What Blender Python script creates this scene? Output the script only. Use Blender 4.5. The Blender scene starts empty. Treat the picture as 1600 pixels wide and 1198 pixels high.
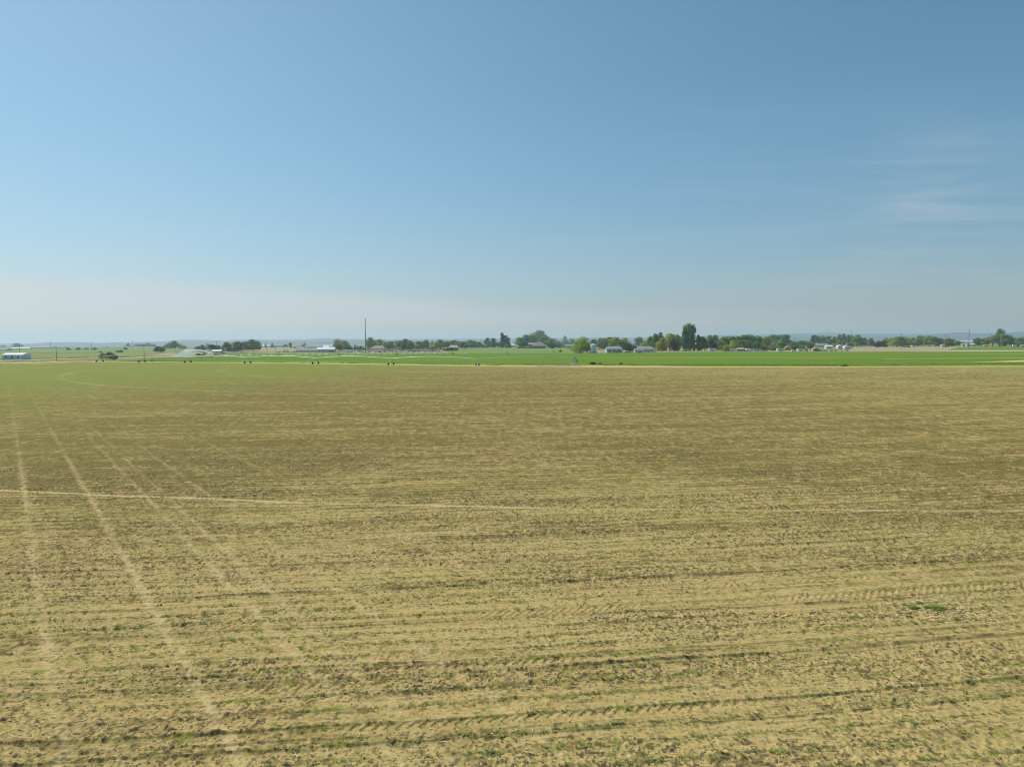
import bpy, math, random
import numpy as np
from mathutils import Vector, Matrix
C = bpy.context.scene.collection
R = math.radians
random.seed(7)
rng = np.random.default_rng(11)

# ------------------------------------------------------------ camera, sky, sun, exposure
CAM_H, F, PITCH, ROLL = 11.0, 1100.0, R(3.278), R(-0.286)
cam_rot = Matrix.Rotation(math.pi / 2 - PITCH, 3, 'X') @ Matrix.Rotation(ROLL, 3, 'Z')
cd = bpy.data.cameras.new('camera'); cam = bpy.data.objects.new('camera', cd); C.objects.link(cam)
cam.matrix_world = Matrix.Translation((0, 0, CAM_H)) @ cam_rot.to_4x4()
cd.sensor_width = 36; cd.lens = 36 * F / 1600; cd.clip_start = 0.5; cd.clip_end = 40000
bpy.context.scene.camera = cam
SUN_AZ, SUN_EL = R(-58), R(50)      # azimuth from +Y, clockwise seen from above
sd = Vector((math.sin(SUN_AZ) * math.cos(SUN_EL), math.cos(SUN_AZ) * math.cos(SUN_EL), math.sin(SUN_EL)))
w = bpy.data.worlds.new('World'); bpy.context.scene.world = w; w.use_nodes = True
nt = w.node_tree; nt.nodes.clear()
def N(nt, t, **k):
    n = nt.nodes.new(t)
    for a, b in k.items(): setattr(n, a, b)
    return n
def ML(nt, op, a, b=None, c=None, clamp=False):
    n = N(nt, 'ShaderNodeMath', operation=op, use_clamp=clamp)
    for i, q in enumerate((a, b, c)):
        if q is None: continue
        if hasattr(q, 'is_output'): nt.links.new(q, n.inputs[i])
        else: n.inputs[i].default_value = q
    return n.outputs[0]
def MIX(nt, f, a, b):
    n = N(nt, 'ShaderNodeMix', data_type='RGBA')
    for i, q in ((0, f), (6, a), (7, b)):
        if hasattr(q, 'is_output'): nt.links.new(q, n.inputs[i])
        elif i == 0: n.inputs[0].default_value = q
        else: n.inputs[i].default_value = (*q, 1)
    return n.outputs[2]
sky = N(nt, 'ShaderNodeTexSky', sky_type='NISHITA', sun_disc=False, sun_elevation=SUN_EL, sun_rotation=SUN_AZ,
        altitude=200, air_density=1.0, dust_density=0.9, ozone_density=1.6)
tc = N(nt, 'ShaderNodeTexCoord')
sep = N(nt, 'ShaderNodeSeparateXYZ'); nt.links.new(tc.outputs['Generated'], sep.inputs[0])
el = ML(nt, 'MAXIMUM', sep.outputs[2], 0.02)
px_ = ML(nt, 'DIVIDE', sep.outputs[0], el); py_ = ML(nt, 'DIVIDE', sep.outputs[1], el)
cmb = N(nt, 'ShaderNodeCombineXYZ'); nt.links.new(px_, cmb.inputs[0]); nt.links.new(py_, cmb.inputs[1])
mp = N(nt, 'ShaderNodeMapping'); nt.links.new(cmb.outputs[0], mp.inputs[0])
mp.inputs['Rotation'].default_value = (0, 0, R(40)); mp.inputs['Scale'].default_value = (0.5, 1.3, 1)
cn = N(nt, 'ShaderNodeTexNoise'); nt.links.new(mp.outputs[0], cn.inputs[0])
cn.inputs['Scale'].default_value = 0.9; cn.inputs['Detail'].default_value = 7; cn.inputs['Roughness'].default_value = 0.6; cn.inputs['Distortion'].default_value = 0.8
def dirpx(x, y):
    return (cam_rot @ Vector(((x - 800) / F, -(y - 599) / F, -1))).normalized()
def blob(x, y, sig, k):                # a soft patch of sky round one direction
    d = dirpx(x, y); q = N(nt, 'ShaderNodeVectorMath', operation='DISTANCE')
    sc = N(nt, 'ShaderNodeVectorMath', operation='MULTIPLY'); nt.links.new(tc.outputs['Generated'], sc.inputs[0]); sc.inputs[1].default_value = (1, 1, sig[1])
    nt.links.new(sc.outputs[0], q.inputs[0]); q.inputs[1].default_value = (d.x, d.y, d.z * sig[1])
    e = ML(nt, 'DIVIDE', q.outputs['Value'], sig[0]); e = ML(nt, 'MULTIPLY', e, e); e = ML(nt, 'MULTIPLY', e, -1.0)
    return ML(nt, 'MULTIPLY', ML(nt, 'EXPONENT', e), k)
wisp = ML(nt, 'MULTIPLY', ML(nt, 'SUBTRACT', cn.outputs[0], 0.42, clamp=True), 3.2)
m1 = ML(nt, 'ADD', blob(1450, 285, (0.085, 2.0), 1.0), blob(1150, 240, (0.16, 3.0), 0.3))
m1 = ML(nt, 'ADD', m1, blob(1220, 445, (0.12, 6.0), 0.45)); m1 = ML(nt, 'ADD', m1, blob(1400, 300, (0.2, 2.0), 0.18)); m1 = ML(nt, 'ADD', m1, blob(1000, 370, (0.2, 8.0), 0.2)); m1 = ML(nt, 'ADD', m1, blob(1600, 380, (0.2, 3.0), 0.3))
cl = ML(nt, 'MULTIPLY', wisp, m1)
# thin veil low over the horizon, denser toward the sun
n2 = N(nt, 'ShaderNodeTexNoise'); mp2 = N(nt, 'ShaderNodeMapping'); nt.links.new(tc.outputs['Generated'], mp2.inputs[0]); mp2.inputs['Scale'].default_value = (1.6, 1.6, 9)
nt.links.new(mp2.outputs[0], n2.inputs[0]); n2.inputs['Scale'].default_value = 1.5; n2.inputs['Detail'].default_value = 5
edge = ML(nt, 'ADD', 0.062, ML(nt, 'MULTIPLY', ML(nt, 'SUBTRACT', n2.outputs[0], 0.5), 0.045))
edge = ML(nt, 'SUBTRACT', edge, ML(nt, 'MULTIPLY', sep.outputs[0], 0.055))
veil = ML(nt, 'MULTIPLY', ML(nt, 'SUBTRACT', edge, sep.outputs[2]), 55.0, clamp=True)
veil = ML(nt, 'MULTIPLY', veil, ML(nt, 'SUBTRACT', 0.31, ML(nt, 'MULTIPLY', sep.outputs[0], 0.26), clamp=True))
cov = ML(nt, 'ADD', ML(nt, 'ADD', ML(nt, 'MULTIPLY', cl, 0.38), blob(-250, 250, (0.75, 1.0), 0.16)), veil, clamp=True)
hs = N(nt, 'ShaderNodeHueSaturation'); nt.links.new(sky.outputs[0], hs.inputs['Color']); hs.inputs['Saturation'].default_value = 0.86; hs.inputs['Hue'].default_value = 0.488
tint = N(nt, 'ShaderNodeMix', data_type='RGBA', blend_type='MULTIPLY'); tint.inputs[0].default_value = 1; nt.links.new(hs.outputs[0], tint.inputs[6]); nt.links.new(MIX(nt, ML(nt, 'MULTIPLY', sep.outputs[2], 4.0, clamp=True), (.95, .97, 1.06), (.665, 1.08, 1.21)), tint.inputs[7])
mixc = MIX(nt, cov, tint.outputs[2], (7.9, 8.0, 8.2))
bg = N(nt, 'ShaderNodeBackground'); nt.links.new(mixc, bg.inputs[0]); bg.inputs[1].default_value = 0.085
wo = N(nt, 'ShaderNodeOutputWorld'); nt.links.new(bg.outputs[0], wo.inputs[0])
sl = bpy.data.lights.new('sun', 'SUN'); so = bpy.data.objects.new('sun', sl); C.objects.link(so)
sl.energy = 4.2; sl.angle = R(0.53); sl.color = (1, 0.95, 0.86); so.rotation_euler = sd.to_track_quat('Z', 'Y').to_euler()
vs = bpy.context.scene.view_settings; vs.view_transform = 'Standard'; vs.look = 'None'; vs.exposure = 0; vs.gamma = 1
bpy.context.scene.cycles.use_denoising = True; bpy.context.scene.cycles.denoising_input_passes = 'RGB_ALBEDO_NORMAL'; bpy.context.scene.cycles.denoising_prefilter = 'ACCURATE'; bpy.context.scene.cycles.filter_width = 1.1; bpy.context.scene.cycles.volume_bounces = 1; bpy.context.scene.cycles.max_bounces = 6; bpy.context.scene.cycles.transparent_max_bounces = 32

def at(x, y, z=0.0):
    """the ground point that the photograph shows at this pixel"""
    d = cam_rot @ Vector(((x - 800) / F, -(y - 599) / F, -1))
    t = (z - CAM_H) / min(d.z, -1e-5)
    return Vector((d.x * t, d.y * t, z))
def hz(x): return 540 - 0.005 * x

# ------------------------------------------------------------ materials
MATS = {}
def mat(name, col, rough=0.8, var=0.0, scale=1.0, metal=0.0, bump=0.0, objvar=0.0, translucent=0.0, stretch=None, col2=None):
    if name in MATS: return MATS[name]
    m = bpy.data.materials.new(name); m.use_nodes = True; t = m.node_tree; b = t.nodes['Principled BSDF']
    b.inputs['Roughness'].default_value = rough; b.inputs['Metallic'].default_value = metal
    b.inputs['Specular IOR Level'].default_value = 0.25
    g = N(t, 'ShaderNodeTexCoord')
    src = g.outputs['Object']
    if stretch:
        q = N(t, 'ShaderNodeMapping'); t.links.new(src, q.inputs[0]); q.inputs['Scale'].default_value = stretch; src = q.outputs[0]
    nz = N(t, 'ShaderNodeTexNoise'); t.links.new(src, nz.inputs[0]); nz.inputs['Scale'].default_value = scale; nz.inputs['Detail'].default_value = 5
    c2 = col2 or tuple(c * (1 - var) for c in col); c1 = col if col2 else tuple(min(1, c * (1 + var)) for c in col)
    f = ML(t, 'MULTIPLY_ADD', nz.outputs[0], 2.4, -0.7, clamp=True)
    out = MIX(t, f, c1, c2)
    if objvar:
        oi = N(t, 'ShaderNodeObjectInfo'); h = N(t, 'ShaderNodeHueSaturation'); t.links.new(out, h.inputs['Color'])
        t.links.new(ML(t, 'MULTIPLY_ADD', oi.outputs['Random'], objvar, 1 - objvar / 2), h.inputs['Value'])
        r2 = ML(t, 'FRACT', ML(t, 'MULTIPLY', oi.outputs['Random'], 7.31))
        t.links.new(ML(t, 'MULTIPLY_ADD', r2, 0.05, 0.475), h.inputs['Hue']); out = h.outputs[0]
    t.links.new(out, b.inputs['Base Color'])
    if bump:
        bp = N(t, 'ShaderNodeBump'); bp.inputs['Distance'].default_value = bump; t.links.new(nz.outputs[0], bp.inputs['Height']); t.links.new(bp.outputs[0], b.inputs['Normal'])
    if translucent:
        tr = N(t, 'ShaderNodeBsdfTranslucent'); t.links.new(out, tr.inputs[0]); ms = N(t, 'ShaderNodeMixShader'); ms.inputs[0].default_value = translucent
        t.links.new(b.outputs[0], ms.inputs[1]); t.links.new(tr.outputs[0], ms.inputs[2]); t.links.new(ms.outputs[0], t.nodes['Material Output'].inputs[0])
    MATS[name] = m; return m

# ------------------------------------------------------------ mesh helpers
class MB:
    def __init__(s): s.v = []; s.f = []
    def box(s, x0, x1, y0, y1, z0, z1):
        i = len(s.v); s.v += [(x, y, z) for z in (z0, z1) for y in (y0, y1) for x in (x0, x1)]
        s.f += [(i + a, i + b, i + c, i + d) for a, b, c, d in ((0, 2, 3, 1), (4, 5, 7, 6), (0, 1, 5, 4), (2, 6, 7, 3), (0, 4, 6, 2), (1, 3, 7, 5))]; return s
    def tube(s, pts, r, n=6):
        pts = [Vector(p) for p in pts]; rr = r if isinstance(r, (list, tuple)) else [r] * len(pts); i0 = len(s.v)
        for k, p in enumerate(pts):
            d = (pts[min(k + 1, len(pts) - 1)] - pts[max(k - 1, 0)]).normalized()
            a = d.orthogonal().normalized(); b = d.cross(a)
            for j in range(n):
                t = 2 * math.pi * j / n; s.v.append(tuple(p + a * math.cos(t) * rr[k] + b * math.sin(t) * rr[k]))
        for k in range(len(pts) - 1):
            for j in range(n):
                a = i0 + k * n + j; b = i0 + k * n + (j + 1) % n; s.f.append((a, b, b + n, a + n))
        s.f.append(tuple(i0 + j for j in range(n))[::-1]); s.f.append(tuple(i0 + (len(pts) - 1) * n + j for j in range(n))); return s
    def prism(s, prof, y0, y1):           # outline in XZ, drawn out along Y
        i = len(s.v); n = len(prof)
        s.v += [(x, y0, z) for x, z in prof] + [(x, y1, z) for x, z in prof]
        s.f += [tuple(range(i, i + n)), tuple(range(i + 2 * n - 1, i + n - 1, -1))]
        s.f += [(i + j, i + n + j, i + n + (j + 1) % n, i + (j + 1) % n) for j in range(n)]; return s
    def mesh(s, name):
        m = bpy.data.meshes.new(name); m.from_pydata(s.v, [], s.f); m.update(); return m
    def build(s, name, m, parent=None):
        me = s.mesh(name); me.materials.append(m)
        o = bpy.data.objects.new(name, me); C.objects.link(o)
        if parent: o.parent = parent
        return o
def np_mesh(name, V, Fc, m, smooth=False):
    """V (n,3), Fc (k,3|4)"""
    me = bpy.data.meshes.new(name); k = Fc.shape[1]
    me.vertices.add(len(V)); me.vertices.foreach_set('co', np.ascontiguousarray(V, np.float32).ravel())
    me.loops.add(Fc.size); me.loops.foreach_set('vertex_index', np.ascontiguousarray(Fc, np.int32).ravel())
    me.polygons.add(len(Fc)); me.polygons.foreach_set('loop_start', np.arange(0, Fc.size, k, dtype=np.int32))
    if smooth: me.polygons.foreach_set('use_smooth', np.ones(len(Fc), bool))
    me.update(calc_edges=True); me.materials.append(m)
    return me
def link(name, me, parent=None):
    o = bpy.data.objects.new(name, me); C.objects.link(o)
    if parent: o.parent = parent
    return o
def tag(o, label=None, cat=None, group=None, kind=None):
    if label: o['label'] = label
    if cat: o['category'] = cat
    if group: o['group'] = group
    if kind: o['kind'] = kind
    return o
def empty(name, loc, rz=0.0):
    o = bpy.data.objects.new(name, None); C.objects.link(o); o.location = loc; o.rotation_euler = (0, 0, rz); o.empty_display_size = 1; return o
def copy_tree(o, parent=None):
    c = o.copy(); C.objects.link(c)
    if parent: c.parent = parent
    for ch in [q for q in KIDS.get(o.name, ())]: copy_tree(ch, c)
    return c
KIDS = {}
def kids_of(o):
    for q in bpy.data.objects:
        if q.parent: KIDS.setdefault(q.parent.name, [])
    KIDS.clear()
    for q in bpy.data.objects:
        if q.parent: KIDS.setdefault(q.parent.name, []).append(q)

# value noise on numpy arrays
def h2(ix, iy, seed):
    h = (ix.astype(np.int64) * 374761393 + iy.astype(np.int64) * 668265263 + seed * 1442695041) & 0xFFFFFFFF
    h = ((h ^ (h >> 13)) * 1274126177) & 0xFFFFFFFF
    h = ((h ^ (h >> 16)) * 2246822519) & 0xFFFFFFFF
    return ((h ^ (h >> 15)) & 0xFFFFFF) / float(0xFFFFFF)
def vn(x, y, seed=0):
    x = np.asarray(x, float); y = np.asarray(y, float)
    xi = np.floor(x); yi = np.floor(y); fx = x - xi; fy = y - yi; fx = fx * fx * (3 - 2 * fx); fy = fy * fy * (3 - 2 * fy)
    a = h2(xi, yi, seed); b = h2(xi + 1, yi, seed); c = h2(xi, yi + 1, seed); d = h2(xi + 1, yi + 1, seed)
    return (a * (1 - fx) + b * fx) * (1 - fy) + (c * (1 - fx) + d * fx) * fy
def fbm(x, y, seed=0, o=3):
    s = 0; a = .5; t = 0
    for i in range(o): s = s + a * vn(x * 2 ** i, y * 2 ** i, seed + i * 17); t += a; a *= .55
    return s / t
def ss(a, b, x): t = np.clip((x - a) / (b - a), 0, 1); return t * t * (3 - 2 * t)

# ------------------------------------------------------------ the setting: ground sheets
def sheet(name, pix, z, m, kind='structure'):
    """a level sheet whose outline is given where the photograph shows it"""
    P = [at(x, y, 0) for x, y in pix]; v = [(p.x, p.y, z) for p in P]
    me = bpy.data.meshes.new(name); me.from_pydata(v, [], [tuple(range(len(v)))]); me.update()
    if me.polygons[0].normal.z < 0: me.flip_normals()
    me.materials.append(m); o = link(name, me); o['kind'] = kind; return o
def field_mat(name, c1, c2, c3, stretch, sc, rot=0.0, fine=(0.5, 0.25)):
    m = bpy.data.materials.new(name); m.use_nodes = True; t = m.node_tree; b = t.nodes['Principled BSDF']; b.inputs['Roughness'].default_value = 1; b.inputs['Specular IOR Level'].default_value = 0.05
    g = N(t, 'ShaderNodeTexCoord'); q = N(t, 'ShaderNodeMapping'); t.links.new(g.outputs['Object'], q.inputs[0]); q.inputs['Scale'].default_value = (*stretch, 1); q.inputs['Rotation'].default_value = (0, 0, rot)
    a = N(t, 'ShaderNodeTexNoise'); t.links.new(q.outputs[0], a.inputs[0]); a.inputs['Scale'].default_value = sc; a.inputs['Detail'].default_value = 6
    d = N(t, 'ShaderNodeTexNoise'); t.links.new(q.outputs[0], d.inputs[0]); d.inputs['Scale'].default_value = sc * 5.3; d.inputs['Detail'].default_value = 4
    e = N(t, 'ShaderNodeTexNoise'); t.links.new(g.outputs['Object'], e.inputs[0]); e.inputs['Scale'].default_value = fine[0]; e.inputs['Detail'].default_value = 4
    x = MIX(t, ML(t, 'MULTIPLY_ADD', a.outputs[0], 3.5, -1.25, clamp=True), c1, c2)
    x = MIX(t, ML(t, 'MULTIPLY_ADD', d.outputs[0], 4, -1.9, clamp=True), x, c3)
    h = N(t, 'ShaderNodeHueSaturation'); t.links.new(x, h.inputs['Color']); t.links.new(ML(t, 'MULTIPLY_ADD', e.outputs[0], fine[1] * 2, 1 - fine[1]), h.inputs['Value'])
    t.links.new(h.outputs[0], b.inputs['Base Color']); MATS[name] = m; return m
farm = field_mat('farmland', (.17, .20, .075), (.26, .24, .12), (.12, .17, .06), (0.35, 1.2), 0.004)
olive = field_mat('olive_crop', (.22, .25, .06), (.26, .25, .08), (.17, .23, .06), (0.12, 1), 0.02)
alfalfa = field_mat('alfalfa', (.092, .180, .013), (.168, .255, .018), (.125, .20, .022), (0.05, 1), 0.06, R(-4), (0.4, 0.2))
pale_green = field_mat('pale_green_crop', (.17, .26, .06), (.24, .27, .09), (.13, .24, .05), (0.1, 1), 0.03)
drygrass = field_mat('dry_grass', (.56, .44, .19), (.47, .38, .15), (.34, .32, .10), (0.25, 1), 0.08)
drylot = field_mat('dry_lot', (.40, .32, .19), (.33, .27, .15), (.27, .25, .12), (0.25, 1), 0.03)
gravel = field_mat('gravel', (.48, .43, .33), (.42, .37, .27), (.38, .32, .22), (0.3, 1), 0.1)
brightg = field_mat('border_grass', (.26, .38, .03), (.16, .30, .03), (.36, .34, .08), (0.15, 1), 0.08)

g = MB(); g.v = [(-15000, -400, -.3), (15000, -400, -.3), (15000, 15000, -.3), (-15000, 15000, -.3)]; g.f = [(0, 1, 2, 3)]
g.build('ground', farm)['kind'] = 'structure'
# far meadow bands on the left
sheet('meadow', [(-700, 566), (245, 563), (345, 556), (342, 548), (0, 548.5), (-700, 550)], -.26, olive)
sheet('green_crop', [(-600, 549.5), (345, 549), (340, 543.8), (0, 546.5), (-600, 548)], -.24, pale_green)
sheet('far_green_strip', [(-600, 553), (90, 552.3), (200, 549.5), (60, 550.5), (-600, 551.4)], -.22, field_mat('dark_crop', (.15, .22, .07), (.2, .22, .09), (.13, .18, .06), (.1, 1), .03))
sheet('dry_ground', [(230, 556), (345, 554), (330, 546), (262, 551)], -.21, drylot)
sheet('dry_lot', [(330, 549.8), (440, 552), (530, 551.6), (700, 551), (900, 551.5), (1100, 549.5), (1340, 549.2), (1340, 546.8), (1040, 546), (900, 547), (730, 548), (690, 546), (480, 546), (478, 541.8), (405, 541.8), (400, 548)], -.20, drylot)
sheet('pasture', [(690, 551), (905, 551.8), (905, 543.6), (715, 543.8)], -.17, pale_green)
sheet('stubble_field', [(1325, 549.3), (2000, 549), (2000, 541.6), (1490, 541), (1330, 541.6)], -.18, field_mat('stubble', (.40, .32, .20), (.34, .28, .17), (.28, .26, .13), (.25, 1), .05))
sheet('far_alfalfa', [(1480, 546.4), (2200, 547.6), (2200, 539.6), (1600, 540.6), (1500, 542)], -.15, alfalfa)
sheet('farm_lane', [(1400, 548.8), (2200, 549.2), (2200, 548.0), (1500, 547.3)], -.12, gravel)
sheet('alfalfa_field', [(238, 559.5), (200, 563.5), (238, 565.2), (500, 568.3), (760, 572), (1000, 573.5), (1600, 572.5), (2300, 571.5), (2300, 548.6), (1600, 549), (1100, 549.6), (880, 552), (700, 551), (480, 551.5), (405, 551.8), (330, 555)], -.10, alfalfa)
sheet('light_crop_strip', [(880, 558.6), (1000, 557.4), (1160, 556.7), (1300, 556.9), (1480, 558.0), (1300, 559.3), (1160, 559.9), (1000, 559.6)], -.08, field_mat('thin_alfalfa', (.20, .26, .03), (.14, .21, .02), (.24, .27, .05), (.06, 1), .06))
for k, pp in enumerate([[(1380, 560.6), (1600, 559.6), (2100, 558), (2100, 557.3), (1600, 559.0), (1380, 560.1)],
                        [(1460, 553.2), (1600, 553.6), (1990, 551.6), (1600, 553.1)],
                        [(1500, 566.3), (1600, 565.4), (2200, 562), (2200, 559.5), (1600, 562.2), (1540, 565.0)]]):
    sheet('dry_strip', pp, -.07 + k * .01, drygrass)
sheet('border_grass', [(300, 565.9), (420, 566.2), (600, 568.4), (770, 571.6), (770, 569.4), (600, 566.3), (380, 563.8)], -.06, brightg)
# dry verge between the tilled field and the crops, the field's far edge
EDGE = [(-700, 570.0), (-200, 568.2), (0, 567.6), (60, 566.9), (130, 564.6), (200, 565.8), (400, 567.4), (560, 569.3), (700, 571.6), (800, 572.9), (900, 574), (1000, 574.0), (1250, 574.0), (1600, 573.0), (2000, 572.4), (2600, 571.6)]
sheet('verge', [(-700, 570.6)] + [(x, y + .6) for x, y in EDGE[1:]] + [(2600, 570.4), (2000, 571), (1600, 571.2), (1250, 572.4), (1100, 572.2), (900, 569.9), (700, 570.0), (560, 567.7), (400, 566.2), (200, 564.7), (130, 562.6), (60, 564.3), (0, 565.0), (-200, 566.8), (-700, 568.8)], -.045, drygrass)
sheet('dirt_road', [(-500, 566.6), (0, 564.2), (60, 562.6), (104, 561.3), (160, 560.2), (240, 558.8), (356, 555.6), (356, 554.8), (240, 557.2), (160, 559.0), (104, 560.1), (60, 561.2), (0, 562.6), (-500, 564.3)], -.035, gravel)
sheet('irrigation_pad', [(842, 573.2), (905, 572.6), (912, 570.8), (880, 570.2), (835, 571.4)], -.03, drylot)

# ------------------------------------------------------------ the tilled field
PIV = at(898, 568.6)
def uvw(x, y):
    xc = np.clip(x, -70, 90)
    v = y - .1165 * x - .00094 * (xc * xc) - .00188 * xc * (x - xc)
    return x + .13 * y, v
def sof(px): p = at(*px); return .811 * p.x + .585 * p.y
STRIPS = [(sof((55, 890)), .17, .65), (sof((213, 905)), .17, .62), (sof((325, 880)), .15, .42), (sof((372, 880)), .15, .3), (sof((505, 905)), .17, .4), (sof((430, 745)), .2, .16), (sof((250, 700)), .2, .12), (sof((340, 700)), .2, .14)]
def vof(px): p = at(*px); return float(uvw(p.x, p.y)[1])
TRACKS = [(vof((400, 977)), .3), (vof((1250, 1003)), .26), (vof((1500, 925)), .28), (vof((300, 1080)), .3), (vof((1300, 1087)), .28), (vof((900, 925)), .24)]
def rpx(*q): return float(np.mean([(at(*p) - PIV).length for p in q]))
RINGS = [(rpx((0, 770), (1200, 793)), .3, 1.1), (rpx((600, 653.5)), .3, .5), (rpx((97, 592)), .4, .5), (rpx((347, 581)), .4, .35), (rpx((547, 575.5)), .4, .3)]
print('RINGS', RINGS, (at(0, 770) - PIV).length, (at(1200, 793) - PIV).length, (at(700, 790) - PIV).length, (at(1600, 791) - PIV).length)
def field_fn(x, y, foot):
    """height and colour of the tilled soil at world points; foot = sample spacing"""
    u, v = uvw(x, y); r = np.hypot(x, y)
    fw = lambda s: np.clip(s * 1.3 / foot, 0.0, 1)
    P = fbm(u / 9, v / 1.6, 3, 3); P2 = fbm(x / 26, y / 14, 9, 3)
    cl = ss(.38, .62, P * .62 + P2 * .38)
    s = .811 * x + .585 * y
    strip = 0 * x
    for s0, wd, k in STRIPS:
        brk = .45 + .55 * ss(.22, .6, vn((y * .811 - x * .585) / 5, s0, 5))
        dd = s - s0 + (vn((y * .811 - x * .585) / .5, s0, 6) - .5) * .3 + (vn(x / .12, y / .12, 66) - .5) * .22
        strip = np.maximum(strip, k * brk * np.exp(-(dd / wd) ** 2) * (1 - .6 * ss(50, 120, r)) * (.45 + .9 * vn(x / .3, y / .3, 69)))
    rp = np.hypot(x - PIV.x, y - PIV.y); ring = 0 * x; rtr = 0 * x
    for r0, wd, k in RINGS:
        brk = .45 + .55 * ss(.3, .6, vn(np.arctan2(y - PIV.y, x - PIV.x) * r0 / 9, r0 * .1, 7)); dd = rp - r0
        wdd = np.maximum(wd, foot * .5)
        ring = np.maximum(ring, k * brk * np.exp(-(dd / wdd) ** 2)); rtr = rtr - .05 * k * np.exp(-((dd + .45) / .22) ** 2)
    pale = np.maximum(strip, ring)
    cl = cl * (1 - .85 * np.clip(pale, 0, 1))
    # planted rows
    per = .92; ph = v / per; row = np.cos(2 * np.pi * ph)
    rowamp = ss(.3, .6, fbm(u / 22, v / 7, 21, 2)) * np.clip(1.5 - foot / .3, 0, 1)
    dr = v - np.round(v / per) * per + (vn(u / .8, v * 1.1, 23) - .5) * .07; rw = np.maximum(.05, foot * .3)
    rl = np.exp(-(dr / rw) ** 2) * (.25 + .75 * ss(.3, .65, vn(u / 1.6, np.round(v / per), 24))) * ss(.30, .5, fbm(u / 14, v / 5, 25, 2) ) * np.clip(1.6 - foot / .45, 0, 1)
    dh = v - (np.floor(v / per) + .5) * per; rl = np.maximum(rl, .5 * np.exp(-(dh / rw) ** 2) * ss(.35, .7, vn(u / 2.2, np.floor(v / per), 26)) * np.clip(1.6 - foot / .35, 0, 1))
    # loose clods
    a1 = np.maximum(0, vn(x / .12, y / .12, 31) - .5) * .07 * fw(.12) + np.maximum(0, vn(x / .06, y / .06, 35) - .45) * .03 * fw(.07)
    a2 = np.maximum(0, vn(x / .26, y / .24, 32) - .62) * .16 * fw(.26)
    a3 = np.maximum(0, vn(x / .5, y / .42, 33) - .82) * .25 * fw(.5)
    clod = (a1 + a2) * (.3 + .9 * cl) + a3 * cl
    # turned ridges, broken along their length
    k = np.floor(v / 1.9); off = h2(k, k * 0 + 5, 77) * 1.2 + .3; dv = v - k * 1.9 - off
    dv = dv + (vn(u / 4, k, 15) - .5) * .16
    gate = ss(.42, .66, vn(u / 11 + k * 3.7, k * 1.3, 41)) * (.25 + .75 * ss(.25, .6, vn(u / .9, k, 44))) * (h2(k, k * 0 + 9, 5) > .2)
    gw = np.maximum(.06, foot * .26)
    k4 = np.round((v - 31.57) / 4.13); d4 = v - 31.57 - 4.13 * k4 + (vn(u / 9, k4, 16) - .5) * .12 + (vn(u / .7, k4, 17) - .5) * .05
    g4 = (.35 + .65 * ss(.3, .6, vn(u / 13 + k4 * 5.1, k4, 18))) * (.4 + .6 * ss(.2, .55, vn(u / .6, k4, 19))) * (1 - .5 * ss(110, 220, r)); gw4 = np.maximum(.045, foot * .45)
    rid4 = g4 * np.exp(-(d4 / gw4) ** 2) * (.045 / gw4) ** .25
    rid = .55 * gate * np.exp(-(dv / gw) ** 2) * (.55 + .6 * vn(u / .22, k, 43)) * (.06 / gw) ** .5
    rid = np.maximum(rid, 1.3 * rid4 * (.42 + .58 * ss(25, 33, r)))
    tre = .5 * gate * np.exp(-((dv + .2) / .12) ** 2)
    # tyre tracks with lug marks
    tr = 0 * x; trm = 0 * x
    for i, (v0, hw) in enumerate(TRACKS):
        dt = v - v0 + (vn(u / 14, v0, 61) - .5) * .3; inside = ss(hw + .05, hw - .03, np.abs(dt))
        lug = ss(-.25, .45, np.sin(2 * np.pi * (u + (1 if i % 2 else -1) * np.abs(dt) * .8) / .34)) * ss(.38, .68, vn(u / 4, v0, 62)) * (.5 + .5 * vn(u / .5, v0 + dt, 63))
        tr = tr + inside * (-.03 + .046 * lug * fw(.2)); trm = np.maximum(trm, inside * (.4 + .6 * lug))
        tr = tr + .03 * np.exp(-((np.abs(dt) - hw - .07) / .05) ** 2) * fw(.1)
    hr = (vn(u / 1.6, v / .11, 71) - .5) * fw(.11) + (vn(u / 3.5, v / .27, 72) - .5) * fw(.27)
    hb = hr + (vn(u / 8, v / .7, 73) - .5) * fw(.7) * 1.1 + (vn(u / 18, v / 2.0, 74) - .5) * fw(2.0) * .9
    und = (fbm(x / 5, y / 5, 91, 2) - .5) * .12
    h = .012 * row * rowamp + .028 * hr - .022 * rl + clod * (1 - .8 * trm) + .085 * rid * fw(.2) - .03 * tre + tr + rtr + und
    # colour of the soil, plus fine dark noise that paints in clod shading
    f1 = fw(.35); n1 = (vn(x / .35, y / .3, 51) - .5) * f1; n0 = (vn(x / .15, y / .13, 52) - .5) * fw(.15)
    n3 = (vn(x / 1.4, y / 1.1, 53) - .5) * fw(1.2); n4 = fbm(u / 30, v / 4, 54, 3) - .5
    n5 = fbm(x / 60, y / 45, 57, 3) - .5; n6 = (vn(x / .5, y / 2.0, 67) - .5) * ss(40, 110, r) + (vn(x / .4, y / 1.1, 68) - .5) * ss(30, 70, r) * .8
    tan = np.array([.468, .340, .138]); brown = np.array([.195, .138, .046]); dark = np.array([.095, .070, .046]); palec = np.array([.64, .48, .25]); green = np.array([.205, .24, .042])
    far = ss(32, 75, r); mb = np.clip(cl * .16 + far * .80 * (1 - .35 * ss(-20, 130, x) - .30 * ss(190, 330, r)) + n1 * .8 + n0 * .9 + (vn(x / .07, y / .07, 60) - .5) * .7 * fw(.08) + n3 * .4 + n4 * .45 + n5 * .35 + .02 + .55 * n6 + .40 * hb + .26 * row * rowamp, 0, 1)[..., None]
    col = tan * (1 - mb) + brown * mb
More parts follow.
